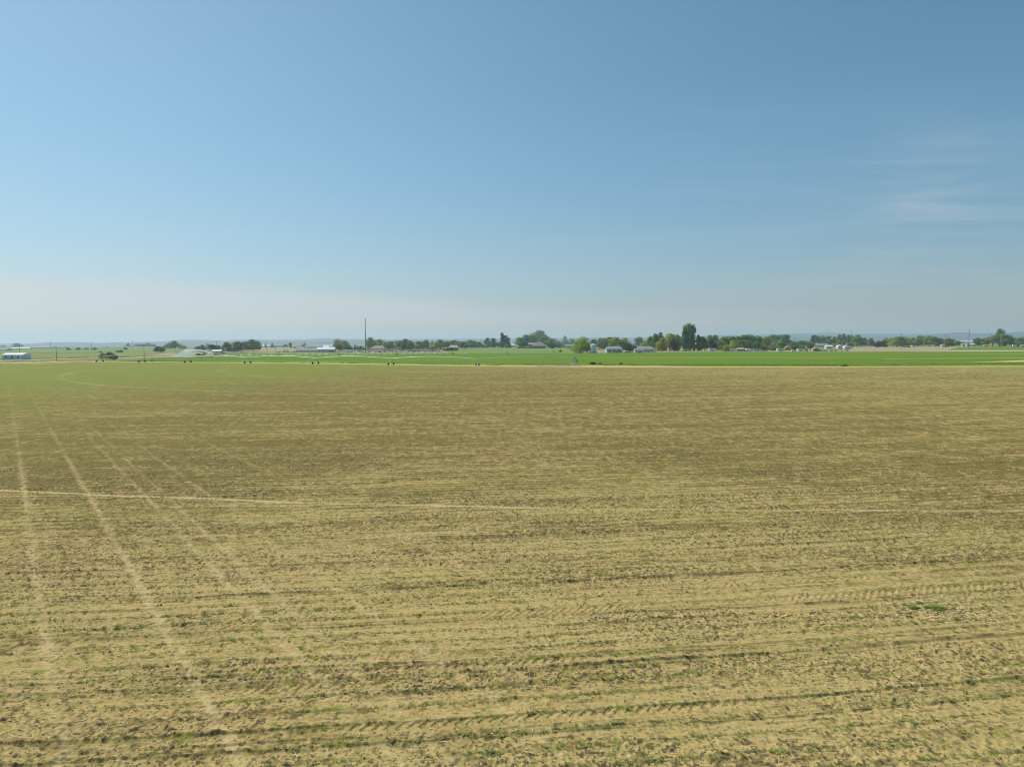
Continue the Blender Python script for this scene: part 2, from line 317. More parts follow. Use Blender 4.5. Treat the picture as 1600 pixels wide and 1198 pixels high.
    dk = np.clip((ss(.20, .38, (vn(x / .15, y / .12, 55) - .5) * fw(.15)) + .8 * ss(.18, .34, (vn(x / .085, y / .08, 65) - .5) * fw(.085))) * (.45 + .5 * cl) + .38 * rl * (1 - .6 * np.clip(pale, 0, 1)) + rid * .9 * np.clip(.35 + fw(.1), 0, 1), 0, 1)[..., None]
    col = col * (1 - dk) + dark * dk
    pc = np.clip(pale, 0, 1)[..., None] * .75; col = col * (1 - pc) + palec * pc
    gsp = ss(.16, .30, (vn(x / .24, y / .2, 56) - .5)) * (.35 + .65 * ss(0, 1, row)) * .6 * fw(.24) * (.4 + .6 * ss(.35, .65, fbm(u / 5, v / 2.2, 58, 2)))
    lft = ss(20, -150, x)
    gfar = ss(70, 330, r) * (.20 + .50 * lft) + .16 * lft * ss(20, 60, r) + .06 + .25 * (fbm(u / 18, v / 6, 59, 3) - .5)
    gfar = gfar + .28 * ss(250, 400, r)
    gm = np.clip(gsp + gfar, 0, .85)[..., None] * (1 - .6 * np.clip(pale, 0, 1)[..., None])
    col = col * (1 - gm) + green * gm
    return h, np.clip(col, 0.01, 1)
def edge_r(az):
    pts = [at(x, y) for x, y in EDGE]; azs = np.array([math.atan2(p.x, p.y) for p in pts])
    out = np.empty_like(az); dx, dy = np.sin(az), np.cos(az)
    for i in range(len(pts) - 1):
        a, b = pts[i], pts[i + 1]; m = (az >= azs[i]) & (az <= azs[i + 1])
        ex, ey = b.x - a.x, b.y - a.y; den = dx[m] * ey - dy[m] * ex
        out[m] = (a.x * ey - a.y * ex) / den
    return out, azs[0], azs[-1]
NA = 2300
_, az0, az1 = edge_r(np.array([0.0])); az = np.linspace(az0 + 1e-4, az1 - 1e-4, NA); rmax, _, _ = edge_r(az)
rs = [13.0]
while rs[-1] < 560: rs.append(rs[-1] + max(.018, .42 * rs[-1] ** 2 / (CAM_H * 704)))
rs = np.array(rs); RR = np.minimum(rs[None, :], rmax[:, None])
step = np.diff(rs, append=rs[-1] + 10); foot = np.maximum(np.broadcast_to(step[None, :], RR.shape) * .8, RR * (az[1] - az[0]))
X = RR * np.sin(az)[:, None]; Y = RR * np.cos(az)[:, None]
Hh = np.empty_like(X); Cc = np.empty(X.shape + (4,), np.float32); Cc[..., 3] = 1
for i in range(0, NA, 100):
    Hh[i:i + 100], Cc[i:i + 100, :, :3] = field_fn(X[i:i + 100], Y[i:i + 100], foot[i:i + 100])
nr = len(rs); idx = np.arange(NA * nr).reshape(NA, nr)
Q = np.stack([idx[:-1, :-1], idx[:-1, 1:], idx[1:, 1:], idx[1:, :-1]], -1).reshape(-1, 4)
live = (rs[None, :-1] < np.minimum(rmax[:-1], rmax[1:])[:, None]).reshape(-1); Q = Q[live][:, ::-1]
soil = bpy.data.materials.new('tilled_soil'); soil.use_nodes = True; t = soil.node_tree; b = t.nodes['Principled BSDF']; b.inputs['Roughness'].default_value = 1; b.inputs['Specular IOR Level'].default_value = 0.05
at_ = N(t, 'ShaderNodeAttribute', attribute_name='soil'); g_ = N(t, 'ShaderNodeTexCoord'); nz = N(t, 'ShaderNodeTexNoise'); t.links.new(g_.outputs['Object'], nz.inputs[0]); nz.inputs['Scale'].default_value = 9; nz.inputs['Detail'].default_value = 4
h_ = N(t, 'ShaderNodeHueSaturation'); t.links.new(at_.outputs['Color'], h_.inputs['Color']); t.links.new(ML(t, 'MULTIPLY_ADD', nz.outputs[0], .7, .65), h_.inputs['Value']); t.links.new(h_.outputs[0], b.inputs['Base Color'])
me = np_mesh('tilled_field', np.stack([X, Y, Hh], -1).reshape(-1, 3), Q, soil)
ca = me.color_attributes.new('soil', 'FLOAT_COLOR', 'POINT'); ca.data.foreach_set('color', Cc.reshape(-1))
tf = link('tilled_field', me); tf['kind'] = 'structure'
del X, Y, Hh, Cc, Q, idx, RR, foot

def fh(x, y): return field_fn(np.asarray(x, float), np.asarray(y, float), np.full(np.shape(x), .05))[0]
def scatter(tv, tf_, pos, rz, sc, tilt=None):
    """many small copies of one little mesh joined into one array"""
    n = len(pos); c, s = np.cos(rz), np.sin(rz); T = tv[None] * sc[:, None, :]
    Vx = T[..., 0] * c[:, None] - T[..., 1] * s[:, None]; Vy = T[..., 0] * s[:, None] + T[..., 1] * c[:, None]
    V = np.stack([Vx, Vy, T[..., 2]], -1) + pos[:, None, :]
    Fo = tf_[None] + (np.arange(n) * len(tv))[:, None, None]
    return V.reshape(-1, 3), Fo.reshape(-1, tf_.shape[1])
def rand_fan(n, r0, r1, power):
    a = rng.uniform(az0, az1, n); q = rng.uniform(0, 1, n); r = (r0 ** power + q * (r1 ** power - r0 ** power)) ** (1 / power); return r * np.sin(a), r * np.cos(a), r
# seedlings: three or four leaves each, on the rows
lv = []
for k in range(4):
    a = k * 1.65 + .3; d = np.array([math.cos(a), math.sin(a)]); p = np.array([-d[1], d[0]])
    lv += [(0, 0, .05), (*(d * .5 + p * .22), .55), (*(d * 1.0), .62), (*(d * .5 - p * .22), .5)]
lv = np.array(lv); lf = np.arange(16).reshape(4, 4)
x, y, r = rand_fan(230000, 15, 120, 1.35)
u, v = uvw(x, y); snap = (np.round(v / .92) * .92 - v); y = y + snap + rng.normal(0, .09, len(x))
keep = rng.uniform(0, 1, len(x)) < ss(.36, .66, fbm(u / 7, v / 2.5, 58, 2)) * (.9 - .25 * ss(40, 110, r)) * .62 + .05
s_ = .811 * x + .585 * y
for s0, wd, k in STRIPS[:4]: keep &= (np.abs(s_ - s0) > wd) | (rng.uniform(0, 1, len(x)) < .15)
x, y, r = x[keep], y[keep], r[keep]; z = fh(x, y)
sz = rng.gamma(4, .011, len(x)) * (1 + .004 * r); sz = np.clip(sz, .015, .15)
V, Fa = scatter(lv, lf, np.stack([x, y, z], -1), rng.uniform(0, 6.3, len(x)), np.stack([sz, sz, sz * rng.uniform(.5, 1.1, len(x))], -1))
tag(link('seedlings', np_mesh('seedlings', V, Fa, mat('seedling_leaf', (.20, .275, .065), .7, .45, 2.5, translucent=.25))), 'small green seedlings in rows on the tilled soil', 'seedlings', kind='stuff')
# loose clods on the soil
ov = np.array([(1, 0, 0), (.2, .9, .1), (-.9, .3, 0), (-.4, -.9, .05), (.6, -.7, 0), (.1, .1, .8), (-.3, .2, .6)], float)
of = np.array([(0, 1, 5), (1, 2, 6), (1, 6, 5), (2, 3, 6), (3, 4, 5), (3, 5, 6), (4, 0, 5)])
x, y, r = rand_fan(650000, 15, 85, 1.25); u, v = uvw(x, y)
P = fbm(u / 9, v / 1.6, 3, 3) * .62 + fbm(x / 26, y / 14, 9, 3) * .38
k = np.floor(v / 1.9); dv = v - k * 1.9 - (h2(k, k * 0 + 5, 77) * 1.2 + .3) + (vn(u / 4, k, 15) - .5) * .16
gate = ss(.42, .66, vn(u / 11 + k * 3.7, k * 1.3, 41)) * (.25 + .75 * ss(.25, .6, vn(u / .9, k, 44))) * (h2(k, k * 0 + 9, 5) > .2) * np.exp(-(dv / .14) ** 2)
keep = rng.uniform(0, 1, len(x)) < ss(.36, .66, P) * .42 + gate * .9 + .07
s_ = .811 * x + .585 * y
for s0, wd, kk in STRIPS: keep &= (np.abs(s_ - s0) > wd) | (rng.uniform(0, 1, len(x)) < .1)
x, y = x[keep], y[keep]; z = fh(x, y); sz = np.clip(rng.lognormal(-3.75, .55, len(x)), .011, .10)
V, Fa = scatter(ov, of, np.stack([x, y, z - .3 * sz], -1), rng.uniform(0, 6.3, len(x)), np.stack([sz, sz * rng.uniform(.6, 1, len(x)), sz * rng.uniform(.7, 1.3, len(x))], -1))
tag(link('soil_clods', np_mesh('soil_clods', V, Fa, mat('clod_soil', (.150, .112, .062), 1, .5, 3.0))), 'loose brown clods of turned soil', 'clods', kind='stuff')  # dark clod tone partly puts their shaded sides into the base colour
# bits of straw
stv = np.array([(-1, -.1, .0), (1, -.1, .05), (1, .1, .1), (-1, .1, .02)], float); stf = np.array([(0, 1, 2, 3)])
x, y, r = rand_fan(16000, 15, 70, 1.3); keep = (vn(x / 4, y / 3, 88) > .55)
wp = at(1460, 952); x2 = wp.x + rng.normal(0, 1.1, 900); y2 = wp.y + rng.normal(0, .8, 900); x = np.concatenate([x[keep], x2]); y = np.concatenate([y[keep], y2]); z = fh(x, y) + .015
V, Fa = scatter(stv, stf, np.stack([x, y, z], -1), rng.uniform(0, 6.3, len(x)), np.stack([rng.uniform(.03, .11, len(x)), np.full(len(x), .08), np.full(len(x), .3)], -1))
tag(link('straw', np_mesh('straw', V, Fa, mat('straw_bits', (.62, .50, .25), .8, .2, 1))), 'scattered dry straw lying on the soil', 'straw', kind='stuff')

# ------------------------------------------------------------ the large weeds at the lower right
def weed(px, py, wpx, hpx, label, seed):
    p = at(px, py); d = p.y; r = wpx * d / F / 2; ht = hpx * d / F * .45; g = np.random.default_rng(seed); n = int(650 * max(.5, r))
    a = g.uniform(0, 6.28, n); q = np.sqrt(g.uniform(0, 1, n)) * r * (1 + .25 * np.sin(a * 3 + seed)); zz = g.uniform(.1, 1, n) * ht * (1 - (q / r / 1.3) ** 2)
    pos = np.stack([q * np.cos(a), q * np.sin(a) * .8, np.maximum(zz, .02)], -1); sz = g.uniform(.035, .08, n)
    V, Fa = scatter(lv, lf, pos, g.uniform(0, 6.3, n), np.stack([sz, sz, sz * .35], -1))
    root = empty('weed_clump', (p.x, p.y, float(fh([p.x], [p.y])[0])))
    link('leaves', np_mesh('leaves', V, Fa, mat('weed_leaf', (.30, .38, .085), .7, .45, 6, translucent=.2)), root)
    m = MB()
    for i in range(9):
        aa = i * .7 + seed; m.tube([(0, 0, 0), (math.cos(aa) * r * .5, math.sin(aa) * r * .4, ht * .5), (math.cos(aa) * r * .85, math.sin(aa) * r * .7, ht * .5)], [.012, .009, .004], 4)
    m.build('stem', mat('weed_stem', (.12, .16, .06), .8, .2, 4), root)
    tag(root, label, 'weed', 'green weed clumps on the tilled soil')
weed(1464, 951, 34, 17, 'largest of three green weed clumps, spreading amid yellow straw', 1)
weed(1428, 949, 15, 8, 'low rounded green weed clump, outermost of three on the tilled soil', 2)
weed(1438, 943, 12, 5, 'thin narrow green weed clump between and just behind two bigger ones', 3)

# ------------------------------------------------------------ hills
def hills(name, rad, prof, back, m, seed):
    xs = np.arange(-500, 2100, 4.0); pr = np.interp(xs, [a for a, _ in prof], [b for _, b in prof]); azh = np.arctan((xs - 800) / F)
    hpx = np.maximum(.3, (540 - .005 * xs) - pr + (fbm(xs / 26, xs * 0, seed, 4) - .5) * 1.0)
    Yd = rad; ht = CAM_H + hpx / F * Yd; V = []; K = 26
    for k in range(K + 1):
        tt = k / K; prof_h = math.sin(min(1, tt / .6) * math.pi / 2) ** 1.3 if tt < .6 else math.cos((tt - .6) / .4 * math.pi / 2)
        dist = Yd - back * (.6 - tt)
        nz = (fbm(xs / 12, np.full_like(xs, k * .8), seed + 5, 4) - .5) * .35 * (prof_h * (1 - prof_h)) * 4
        V.append(np.stack([(xs - 800) / F * dist, np.full_like(xs, dist), ht * np.clip(prof_h + nz, 0, 1) - .5 * (1 - prof_h)], -1))
    V = np.concatenate(V); n = len(xs); ii = np.arange((K + 1) * n).reshape(K + 1, n)
    Fq = np.stack([ii[:-1, :-1], ii[:-1, 1:], ii[1:, 1:], ii[1:, :-1]], -1).reshape(-1, 4)
    o = link(name, np_mesh(name, V, Fq, m, True)); o['kind'] = 'structure'
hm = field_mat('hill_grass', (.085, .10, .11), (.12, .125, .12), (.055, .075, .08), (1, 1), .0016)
hills('hills', 9500, [(-500, 537), (0, 540.5), (35, 538), (60, 536), (80, 535), (110, 534.6), (130, 535.4), (160, 535.8), (230, 534), (290, 533), (340, 533.5), (400, 533), (480, 533.4), (540, 533), (600, 533), (700, 532.5), (850, 532.5), (1000, 531), (1100, 529.5), (1150, 528.5), (1230, 526.5), (1300, 526), (1400, 526), (1440, 524), (1475, 520.8), (1500, 518.8), (1520, 520.5), (1545, 521.2), (1570, 519.2), (1600, 517.8), (1700, 517), (2100, 514)], 1200, hm, 3)
hills('far_hills', 12800, [(-500, 539), (200, 536), (260, 533), (290, 530), (320, 531), (350, 532), (390, 530), (440, 531), (480, 530), (505, 528.3), (530, 529), (560, 530), (700, 529.5), (850, 528.6), (1000, 527), (1100, 524.6), (1130, 523.6), (1200, 522.6), (1260, 521), (1300, 520), (1330, 521.5), (1380, 521), (1420, 522), (1500, 521), (1600, 519), (2100, 517)], 1500, hm, 8)

# ------------------------------------------------------------ trees
BARK = mat('bark', (.10, .075, .055), .9, .4, 6)
LEAF = {
 'dark': mat('dark_foliage', (.155, .245, .078), .75, .35, 3.0, objvar=.25, translucent=.22),
 'mid': mat('green_foliage', (.25, .35, .09), .75, .35, 3.0, objvar=.25, translucent=.25),
 'light': mat('yellow_green_foliage', (.42, .47, .075), .75, .30, 3.0, objvar=.15, translucent=.3),
 'grey': mat('grey_green_foliage', (.28, .33, .15), .75, .30, 3.0, objvar=.2, translucent=.2),
 'purple': mat('purple_foliage', (.095, .072, .068), .75, .30, 3.0, objvar=.2, translucent=.15),
 'conifer': mat('conifer_foliage', (.080, .135, .070), .8, .35, 3.0, objvar=.2, translucent=.1)}
def leaf_cloud(centres, radii, n, size, g, zlo=0.0, shell=.55, stretch=(1, 1, 1)):
    """leaf-sized quads spread through the outer part of each lobe"""
    vol = np.array([r[0] * r[2] for r in radii]); pick = g.choice(len(centres), n, p=vol / vol.sum())
    d = g.normal(size=(n, 3)); d /= np.linalg.norm(d, axis=1)[:, None]
    rad = shell + (1.05 - shell) * g.uniform(0, 1, n) ** .7
    P = np.array(centres)[pick] + d * np.array(radii)[pick] * rad[:, None]
    P = P[P[:, 2] > zlo]; d = d[:len(P)]; n = len(P)
    nn = d + g.normal(0, .55, (n, 3)); nn /= np.linalg.norm(nn, axis=1)[:, None]
    a = np.cross(nn, g.normal(size=(n, 3))); a /= np.linalg.norm(a, axis=1)[:, None]; b = np.cross(nn, a)
    s = (size * g.uniform(.6, 1.35, n))[:, None]; sx = np.array(stretch)
    V = np.stack([P + (-a) * s * sx, P + b * s * .6 * sx, P + a * s * sx, P - b * s * .6 * sx], 1).reshape(-1, 3)
    return V, np.arange(4 * n).reshape(-1, 4)
def trunk_mesh(g, h0, h1, r, limbs, spread):
    m = MB(); lean = g.normal(0, .015, 2)
    m.tube([(0, 0, -.01), (lean[0], lean[1], h0), (lean[0] * 2, lean[1] * 2, h1)], [r, r * .72, r * .25], 7)
    for i in range(limbs):
        a = i * 2.4 + g.uniform(0, 1); z0 = h0 * g.uniform(.7, 1.6); l = spread * g.uniform(.6, 1)
        m.tube([(lean[0], lean[1], z0), (math.cos(a) * l * .5, math.sin(a) * l * .5, z0 + l * .5), (math.cos(a) * l, math.sin(a) * l, z0 + l * .9)], [r * .45, r * .3, r * .1], 5)
    return m.mesh('trunk')
TM = {}
def add_template(key, V, Fa, tmesh):
    for ax in (0, 1):
        lo, hi = np.percentile(V[:, ax], (1.2, 98.8)); V[:, ax] = (V[:, ax] - (lo + hi) / 2) / (hi - lo)
    hi = np.percentile(V[:, 2], 99.6); V[:, 2] /= hi
    me = np_mesh('crown', V, Fa, LEAF['mid']); tmesh.materials.append(BARK); TM.setdefault(key, []).append((me, tmesh))
for s in range(6):        # round headed
    g = np.random.default_rng(100 + s); cs, rds = [], []
    for i in range(20):
        a = g.uniform(0, 6.28); zz = g.uniform(0, 1); env = math.sqrt(max(.02, 1 - (zz * 1.75 - .72) ** 2)) if s % 3 else math.sqrt(max(.02, 1 - (zz * 1.5 - .45) ** 2)) * .95
        q = g.uniform(.35, .8) * .42 * env; lr = g.uniform(.11, .2); cs.append((q * math.cos(a), q * math.sin(a), .2 + zz * .66)); rds.append((lr, lr, lr * g.uniform(.65, .95)))
    cs.append((0, 0, .5)); rds.append((.27, .27, .3))
    V, Fa = leaf_cloud(cs, rds, 3400, .028, g, .07); add_template('round', V, Fa, trunk_mesh(g, .2, .75, .035, 6, .3))
for s in range(3):        # low skirted, like a willow or big shrub
    g = np.random.default_rng(200 + s); cs, rds = [], []
    for i in range(24):
        a = g.uniform(0, 6.28); zz = g.uniform(0, .85); env = math.sqrt(max(.02, 1 - (zz / .98) ** 2.3)); q = g.uniform(.5, .85) * .42 * env; lr = g.uniform(.11, .19)
        cs.append((q * math.cos(a), q * math.sin(a), .1 + zz * .84)); rds.append((lr, lr, lr * 1.0))
    cs.append((0, 0, .4)); rds.append((.3, .3, .38))
    V, Fa = leaf_cloud(cs, rds, 4200, .026, g, .0); add_template('bush', V, Fa, trunk_mesh(g, .12, .6, .03, 6, .3))
for s in range(3):        # columnar poplar
    g = np.random.default_rng(300 + s); cs, rds = [], []
    for i in range(30):
        zz = (i + g.uniform(0, 1)) / 30; env = min(1, .75 + zz) * (1 - max(0, zz - .9) / .1 * .3) ; a = g.uniform(0, 6.28); q = g.uniform(.4, .8) * .34 * env
        cs.append((q * math.cos(a), q * math.sin(a), .05 + zz * .87)); rds.append((.17 * env + .04, .17 * env + .04, .09))
    V, Fa = leaf_cloud(cs, rds, 4200, .05, g, .0, stretch=(1, 1, .32)); add_template('poplar', V, Fa, trunk_mesh(g, .1, .9, .05, 4, .1))
for s in range(3):        # tall oval
    g = np.random.default_rng(400 + s); cs, rds = [], []
    for i in range(22):
        zz = g.uniform(0, 1); env = math.sqrt(max(.05, 1 - (zz * 1.9 - .8) ** 2 if zz > .42 else 1)); a = g.uniform(0, 6.28); q = g.uniform(.3, .8) * .38 * env; lr = g.uniform(.12, .2)
        cs.append((q * math.cos(a), q * math.sin(a), .1 + zz * .8)); rds.append((lr, lr, lr * .62))
    cs.append((0, 0, .5)); rds.append((.22, .22, .36))
    V, Fa = leaf_cloud(cs, rds, 3400, .032, g, .03, stretch=(1, 1, .7)); add_template('oval', V, Fa, trunk_mesh(g, .16, .8, .035, 5, .25))
for s in range(3):        # conifer
    g = np.random.default_rng(500 + s); cs, rds = [], []
    for k in range(11):
        zz = k / 11; rr = .42 * (1 - zz) ** .85 + .04
        for j in range(max(2, int(7 * (1 - zz)))):
            a = j * 6.283 / max(2, int(7 * (1 - zz))) + k; q = rr * g.uniform(.55, .8); lr = rr * .42 + .02
            cs.append((q * math.cos(a), q * math.sin(a), .08 + zz * .86)); rds.append((lr, lr, .055))
        cs.append((0, 0, .1 + zz * .85)); rds.append((rr * .6, rr * .6, .07))
    V, Fa = leaf_cloud(cs, rds, 3600, .026, g, .0, stretch=(1, 1, .6)); add_template('conifer', V, Fa, trunk_mesh(g, .1, .97, .028, 0, 0))
ORD = ['first', 'second', 'third', 'fourth', 'fifth', 'sixth', 'seventh', 'eighth', 'ninth', 'tenth', 'eleventh', 'twelfth', 'thirteenth', 'fourteenth', 'fifteenth', 'sixteenth', 'seventeenth', 'eighteenth', 'nineteenth', 'twentieth']
ADJ = {'dark': 'dark green', 'mid': 'green', 'light': 'yellow green', 'grey': 'grey green', 'purple': 'purple leaved', 'conifer': 'blackish green'}
FORM = {'round': 'round', 'bush': 'bushy', 'poplar': 'columnar', 'oval': 'tall oval', 'conifer': 'conical'}
def tree(x, yb, yt, wpx, form, shade, label, group, name=None, cat='tree'):
    p = at(x, max(yb, hz(x) + 2.0)); d = p.y; ht = (max(yb, hz(x) + 2.0) - yt) * d / F; wd = wpx * 1.2 * d / F
    i = random.randrange(len(TM[form])); cm, tm = TM[form][i]
    root = empty(name or ('conifer' if form == 'conifer' else 'poplar' if form == 'poplar' else 'tree'), (p.x, p.y, -.15), random.uniform(0, 6.28))
    sc = (wd * random.uniform(.97, 1.06), wd, ht)
    for nm, me in (('crown', cm), ('trunk', tm)):
        o = link(nm, me, root); o.scale = sc
        if nm == 'crown': o.material_slots[0].link = 'OBJECT'; o.material_slots[0].material = LEAF[shade]
    tag(root, label, cat, group); return root
def cluster(group, anchor, lst, name=None, cat='tree'):
    """trees of one stand, left to right"""
    lst = sorted(lst)
    for i, (x, yb, yt, wpx, form, shade) in enumerate(lst):
        nn = cat if cat != 'tree' else {'conifer': 'conifer', 'poplar': 'poplar'}.get(form, 'tree')
        tree(x, yb, yt, wpx, form, shade, f"{FORM[form]} {ADJ[shade]} {nn}, {ORD[i]} from left {anchor}", group, name, cat)
cluster('far shrubs and trees past the meadow', 'beyond the meadow with the white shed', [
 (5, 542.6, 539, 6, 'round', 'dark'), (28, 543.2, 535.8, 12, 'round', 'dark'), (107, 546.8, 543, 5, 'bush', 'dark'), (122, 546.6, 542.6, 6, 'bush', 'dark'), (135, 546.2, 543.2, 6, 'bush', 'grey'),
 (148, 546.6, 542.8, 6, 'bush', 'dark'), (196, 546.2, 542, 5, 'bush', 'dark'), (200, 542.4, 536.2, 6, 'round', 'dark')])
cluster('bushes beside the dirt road', 'beside the dirt road', [
 (160, 561.4, 551, 8, 'round', 'grey'), (170.5, 561.8, 549.6, 10, 'round', 'mid'), (178.5, 561.8, 551.4, 9, 'bush', 'dark'), (187, 550.4, 546.6, 9, 'bush', 'dark'), (238, 564.4, 561.2, 4, 'bush', 'mid')], 'bush', 'bush')
cluster('distant row of trees', 'in the faint distant row', [(213, 542.2, 537, 7, 'round', 'dark'), (219, 542.2, 537.2, 7, 'round', 'dark'), (225, 542, 537.6, 7, 'round', 'dark'), (232, 542, 536, 8, 'round', 'dark'), (239, 542, 537.4, 8, 'round', 'dark')])
cluster('trees above the sprinkler plume', 'above the sprinkler plume', [
 (246.5, 550, 541, 8, 'round', 'purple'), (252.5, 550.5, 541.6, 8, 'round', 'dark'), (260, 545, 538.4, 9, 'round', 'mid'), (266, 545, 536.4, 9, 'round', 'mid'), (273.5, 545.4, 532.4, 13, 'round', 'dark'), (279, 545, 537, 8, 'round', 'mid'), (286, 545.4, 539.2, 9, 'round', 'light')])
cluster('farmstead trees right of the sprinkler plume', 'around the farmstead behind the sprinklers', [
 (309, 549, 541, 8, 'round', 'dark'), (317, 549, 538.4, 10, 'round', 'mid'), (325, 541.5, 536.4, 7, 'round', 'grey'), (331, 549, 538.4, 10, 'oval', 'purple'), (340, 547.5, 539.4, 9, 'round', 'dark'), (348, 549.4, 539.4, 7, 'conifer', 'conifer'),
 (355, 549.4, 534.4, 10, 'oval', 'dark'), (360, 549, 540, 6, 'round', 'dark'), (366, 549.8, 539.6, 9, 'conifer', 'conifer'), (373, 549, 533.2, 15, 'round', 'mid'), (377, 549, 536.6, 9, 'oval', 'dark'), (386, 549, 533.4, 13, 'round', 'grey'), (396, 549, 530, 14, 'round', 'grey'), (402, 548.4, 535, 9, 'round', 'dark')])
cluster('low bushes at the edge of the sprinkled crop', 'along the upper edge of the sprinkled crop', [
 (310, 555, 552, 6, 'bush', 'purple'), (321, 553.6, 549.4, 5, 'bush', 'dark'), (317, 555, 552.8, 5, 'bush', 'mid'), (338, 554.6, 551.6, 7, 'bush', 'mid'), (349, 552.8, 550.2, 7, 'bush', 'mid')], 'bush', 'bush')
cluster('small trees behind the dry lot', 'behind the bare dry lot', [
 (405, 545, 533, 6, 'oval', 'grey'), (415, 543, 536.2, 4, 'conifer', 'conifer'), (425.6, 543.2, 535.6, 5.5, 'conifer', 'conifer'), (445.5, 543, 538, 6.5, 'round', 'dark'), (454, 543.6, 535.2, 4, 'oval', 'purple'), (476, 540.8, 536.6, 6, 'round', 'grey'), (461, 544, 542, 4, 'bush', 'dark')])
cluster('trees around the lattice and monopole mast', 'next to the tall monopole mast', [
 (533.5, 547.4, 530.4, 23, 'bush', 'grey'), (555, 545.2, 537, 4, 'conifer', 'conifer'), (559, 545.4, 540, 4, 'conifer', 'conifer'), (564, 545.4, 540.4, 6, 'bush', 'dark'), (580, 545.4, 527.2, 14, 'round', 'mid'), (591.5, 543.4, 530, 13, 'round', 'mid')])
cluster('trees behind the long hedge', 'in the row behind the long hedge', [
 (602, 546, 534.5, 8, 'round', 'mid'), (609, 546, 533, 12, 'round', 'mid'), (624, 546, 532, 11, 'round', 'mid'), (634, 546, 529.6, 14, 'round', 'dark'), (641, 546, 531.8, 10, 'round', 'grey'), (631, 547.4, 535.4, 9, 'oval', 'dark'), (641.5, 547.4, 535.6, 9, 'oval', 'dark'),
 (654, 546, 533, 12, 'round', 'mid'), (660, 545, 532.6, 9, 'round', 'grey'), (667, 545, 531, 12, 'round', 'mid'), (675.5, 545, 531.6, 5, 'conifer', 'dark'), (681, 546, 534, 10, 'round', 'light')])
cluster('trees round the pink roofed house', 'around the pink roofed house', [
 (688.5, 545.6, 530.4, 15, 'round', 'mid'), (699, 545, 532.6, 12, 'round', 'mid'), (710, 543.4, 531.4, 14, 'round', 'mid'), (719, 543, 533, 8, 'round', 'mid'), (725, 544.6, 533.4, 15, 'round', 'dark'), (735, 543.4, 531, 13, 'round', 'mid'), (743, 543.4, 533, 8, 'oval', 'dark'), (749, 543.6, 534, 10, 'round', 'dark'),
 (694, 548, 544.4, 6, 'bush', 'purple'), (700, 548.4, 543.8, 6, 'bush', 'conifer'), (705, 548.2, 543.4, 6, 'bush', 'conifer'), (711, 548, 543.6, 7, 'bush', 'dark')])
cluster('trees left of the big farmhouse', 'before the big farmhouse grove', [
 (757, 543.4, 537.6, 8, 'bush', 'light'), (761.5, 543.2, 527.6, 9, 'oval', 'dark'), (770, 543.2, 528.2, 10, 'oval', 'dark'), (779, 543.4, 534.4, 8, 'round', 'dark'), (785.3, 543.4, 519.6, 5.5, 'poplar', 'conifer'), (789, 543.2, 524, 11, 'oval', 'dark'), (793, 543.4, 527, 6, 'poplar', 'dark'), (794.5, 543.4, 536.4, 9, 'bush', 'mid')])
cluster('trees around the big farmhouse', 'around the grey gabled farmhouse', [
 (812, 543.6, 526.8, 13, 'round', 'mid'), (820.5, 542.8, 522.8, 13, 'round', 'dark'), (818, 543.8, 533.6, 12, 'round', 'purple'), (829, 541.6, 523.8, 13, 'round', 'dark'), (845.5, 541.4, 516.4, 26, 'round', 'mid'), (851, 542, 525, 14, 'round', 'dark'), (861, 543.2, 528.8, 13, 'round', 'mid'), (862, 544.4, 534, 10, 'bush', 'conifer'), (871, 543.4, 532.2, 11, 'bush', 'mid')])
cluster('trees in front of the blue roof', 'beside the low blue roof', [(883, 540.6, 524.8, 14, 'conifer', 'grey'), (892.5, 539.6, 528.6, 10, 'round', 'mid'), (880, 543.2, 539.6, 8, 'bush', 'grey'), (888, 543.6, 541, 9, 'bush', 'grey')])
tree(908, 551.2, 526.6, 27, 'bush', 'light', 'big round yellow green willow beside the pale grey silo', 'willow', 'willow_tree')
tree(918, 550.6, 534, 10, 'bush', 'dark', 'dark bush tucked between the yellow green willow and the silo', 'willow')
cluster('trees behind the pale sheds', 'behind the pale sheds', [
 (927, 545.6, 529.8, 9, 'round', 'dark'), (937, 545.6, 528, 15, 'round', 'grey'), (946, 545, 528, 10, 'round', 'grey'), (953, 543, 526.6, 10, 'oval', 'dark'), (956, 545, 528.4, 10, 'round', 'light'), (964, 545, 526.4, 11, 'round', 'light'),
 (971, 547, 531, 11, 'round', 'dark'), (977, 546.4, 527.6, 13, 'round', 'light'), (980, 548.6, 534.6, 13, 'bush', 'conifer'), (988, 548.6, 536.4, 11, 'bush', 'conifer'), (998, 541.6, 526.6, 12, 'round', 'dark')])
cluster('trees left of the tall poplars', 'between the grey house and the tall poplars', [
 (1009, 545, 531.6, 14, 'round', 'light'), (1017, 547, 525.4, 10, 'round', 'mid'), (1023.5, 547.4, 521.4, 10, 'oval', 'dark'), (1031.5, 546.6, 519.4, 12, 'oval', 'dark'), (1030, 548.6, 533, 10, 'bush', 'light'), (1036, 548.6, 527, 9, 'oval', 'light'),
 (1046.5, 548.4, 521.4, 17, 'round', 'light'), (1056, 548, 523, 15, 'round', 'mid'), (1052, 548.8, 530, 10, 'round', 'purple'), (1061, 548.4, 531, 7, 'oval', 'mid')])
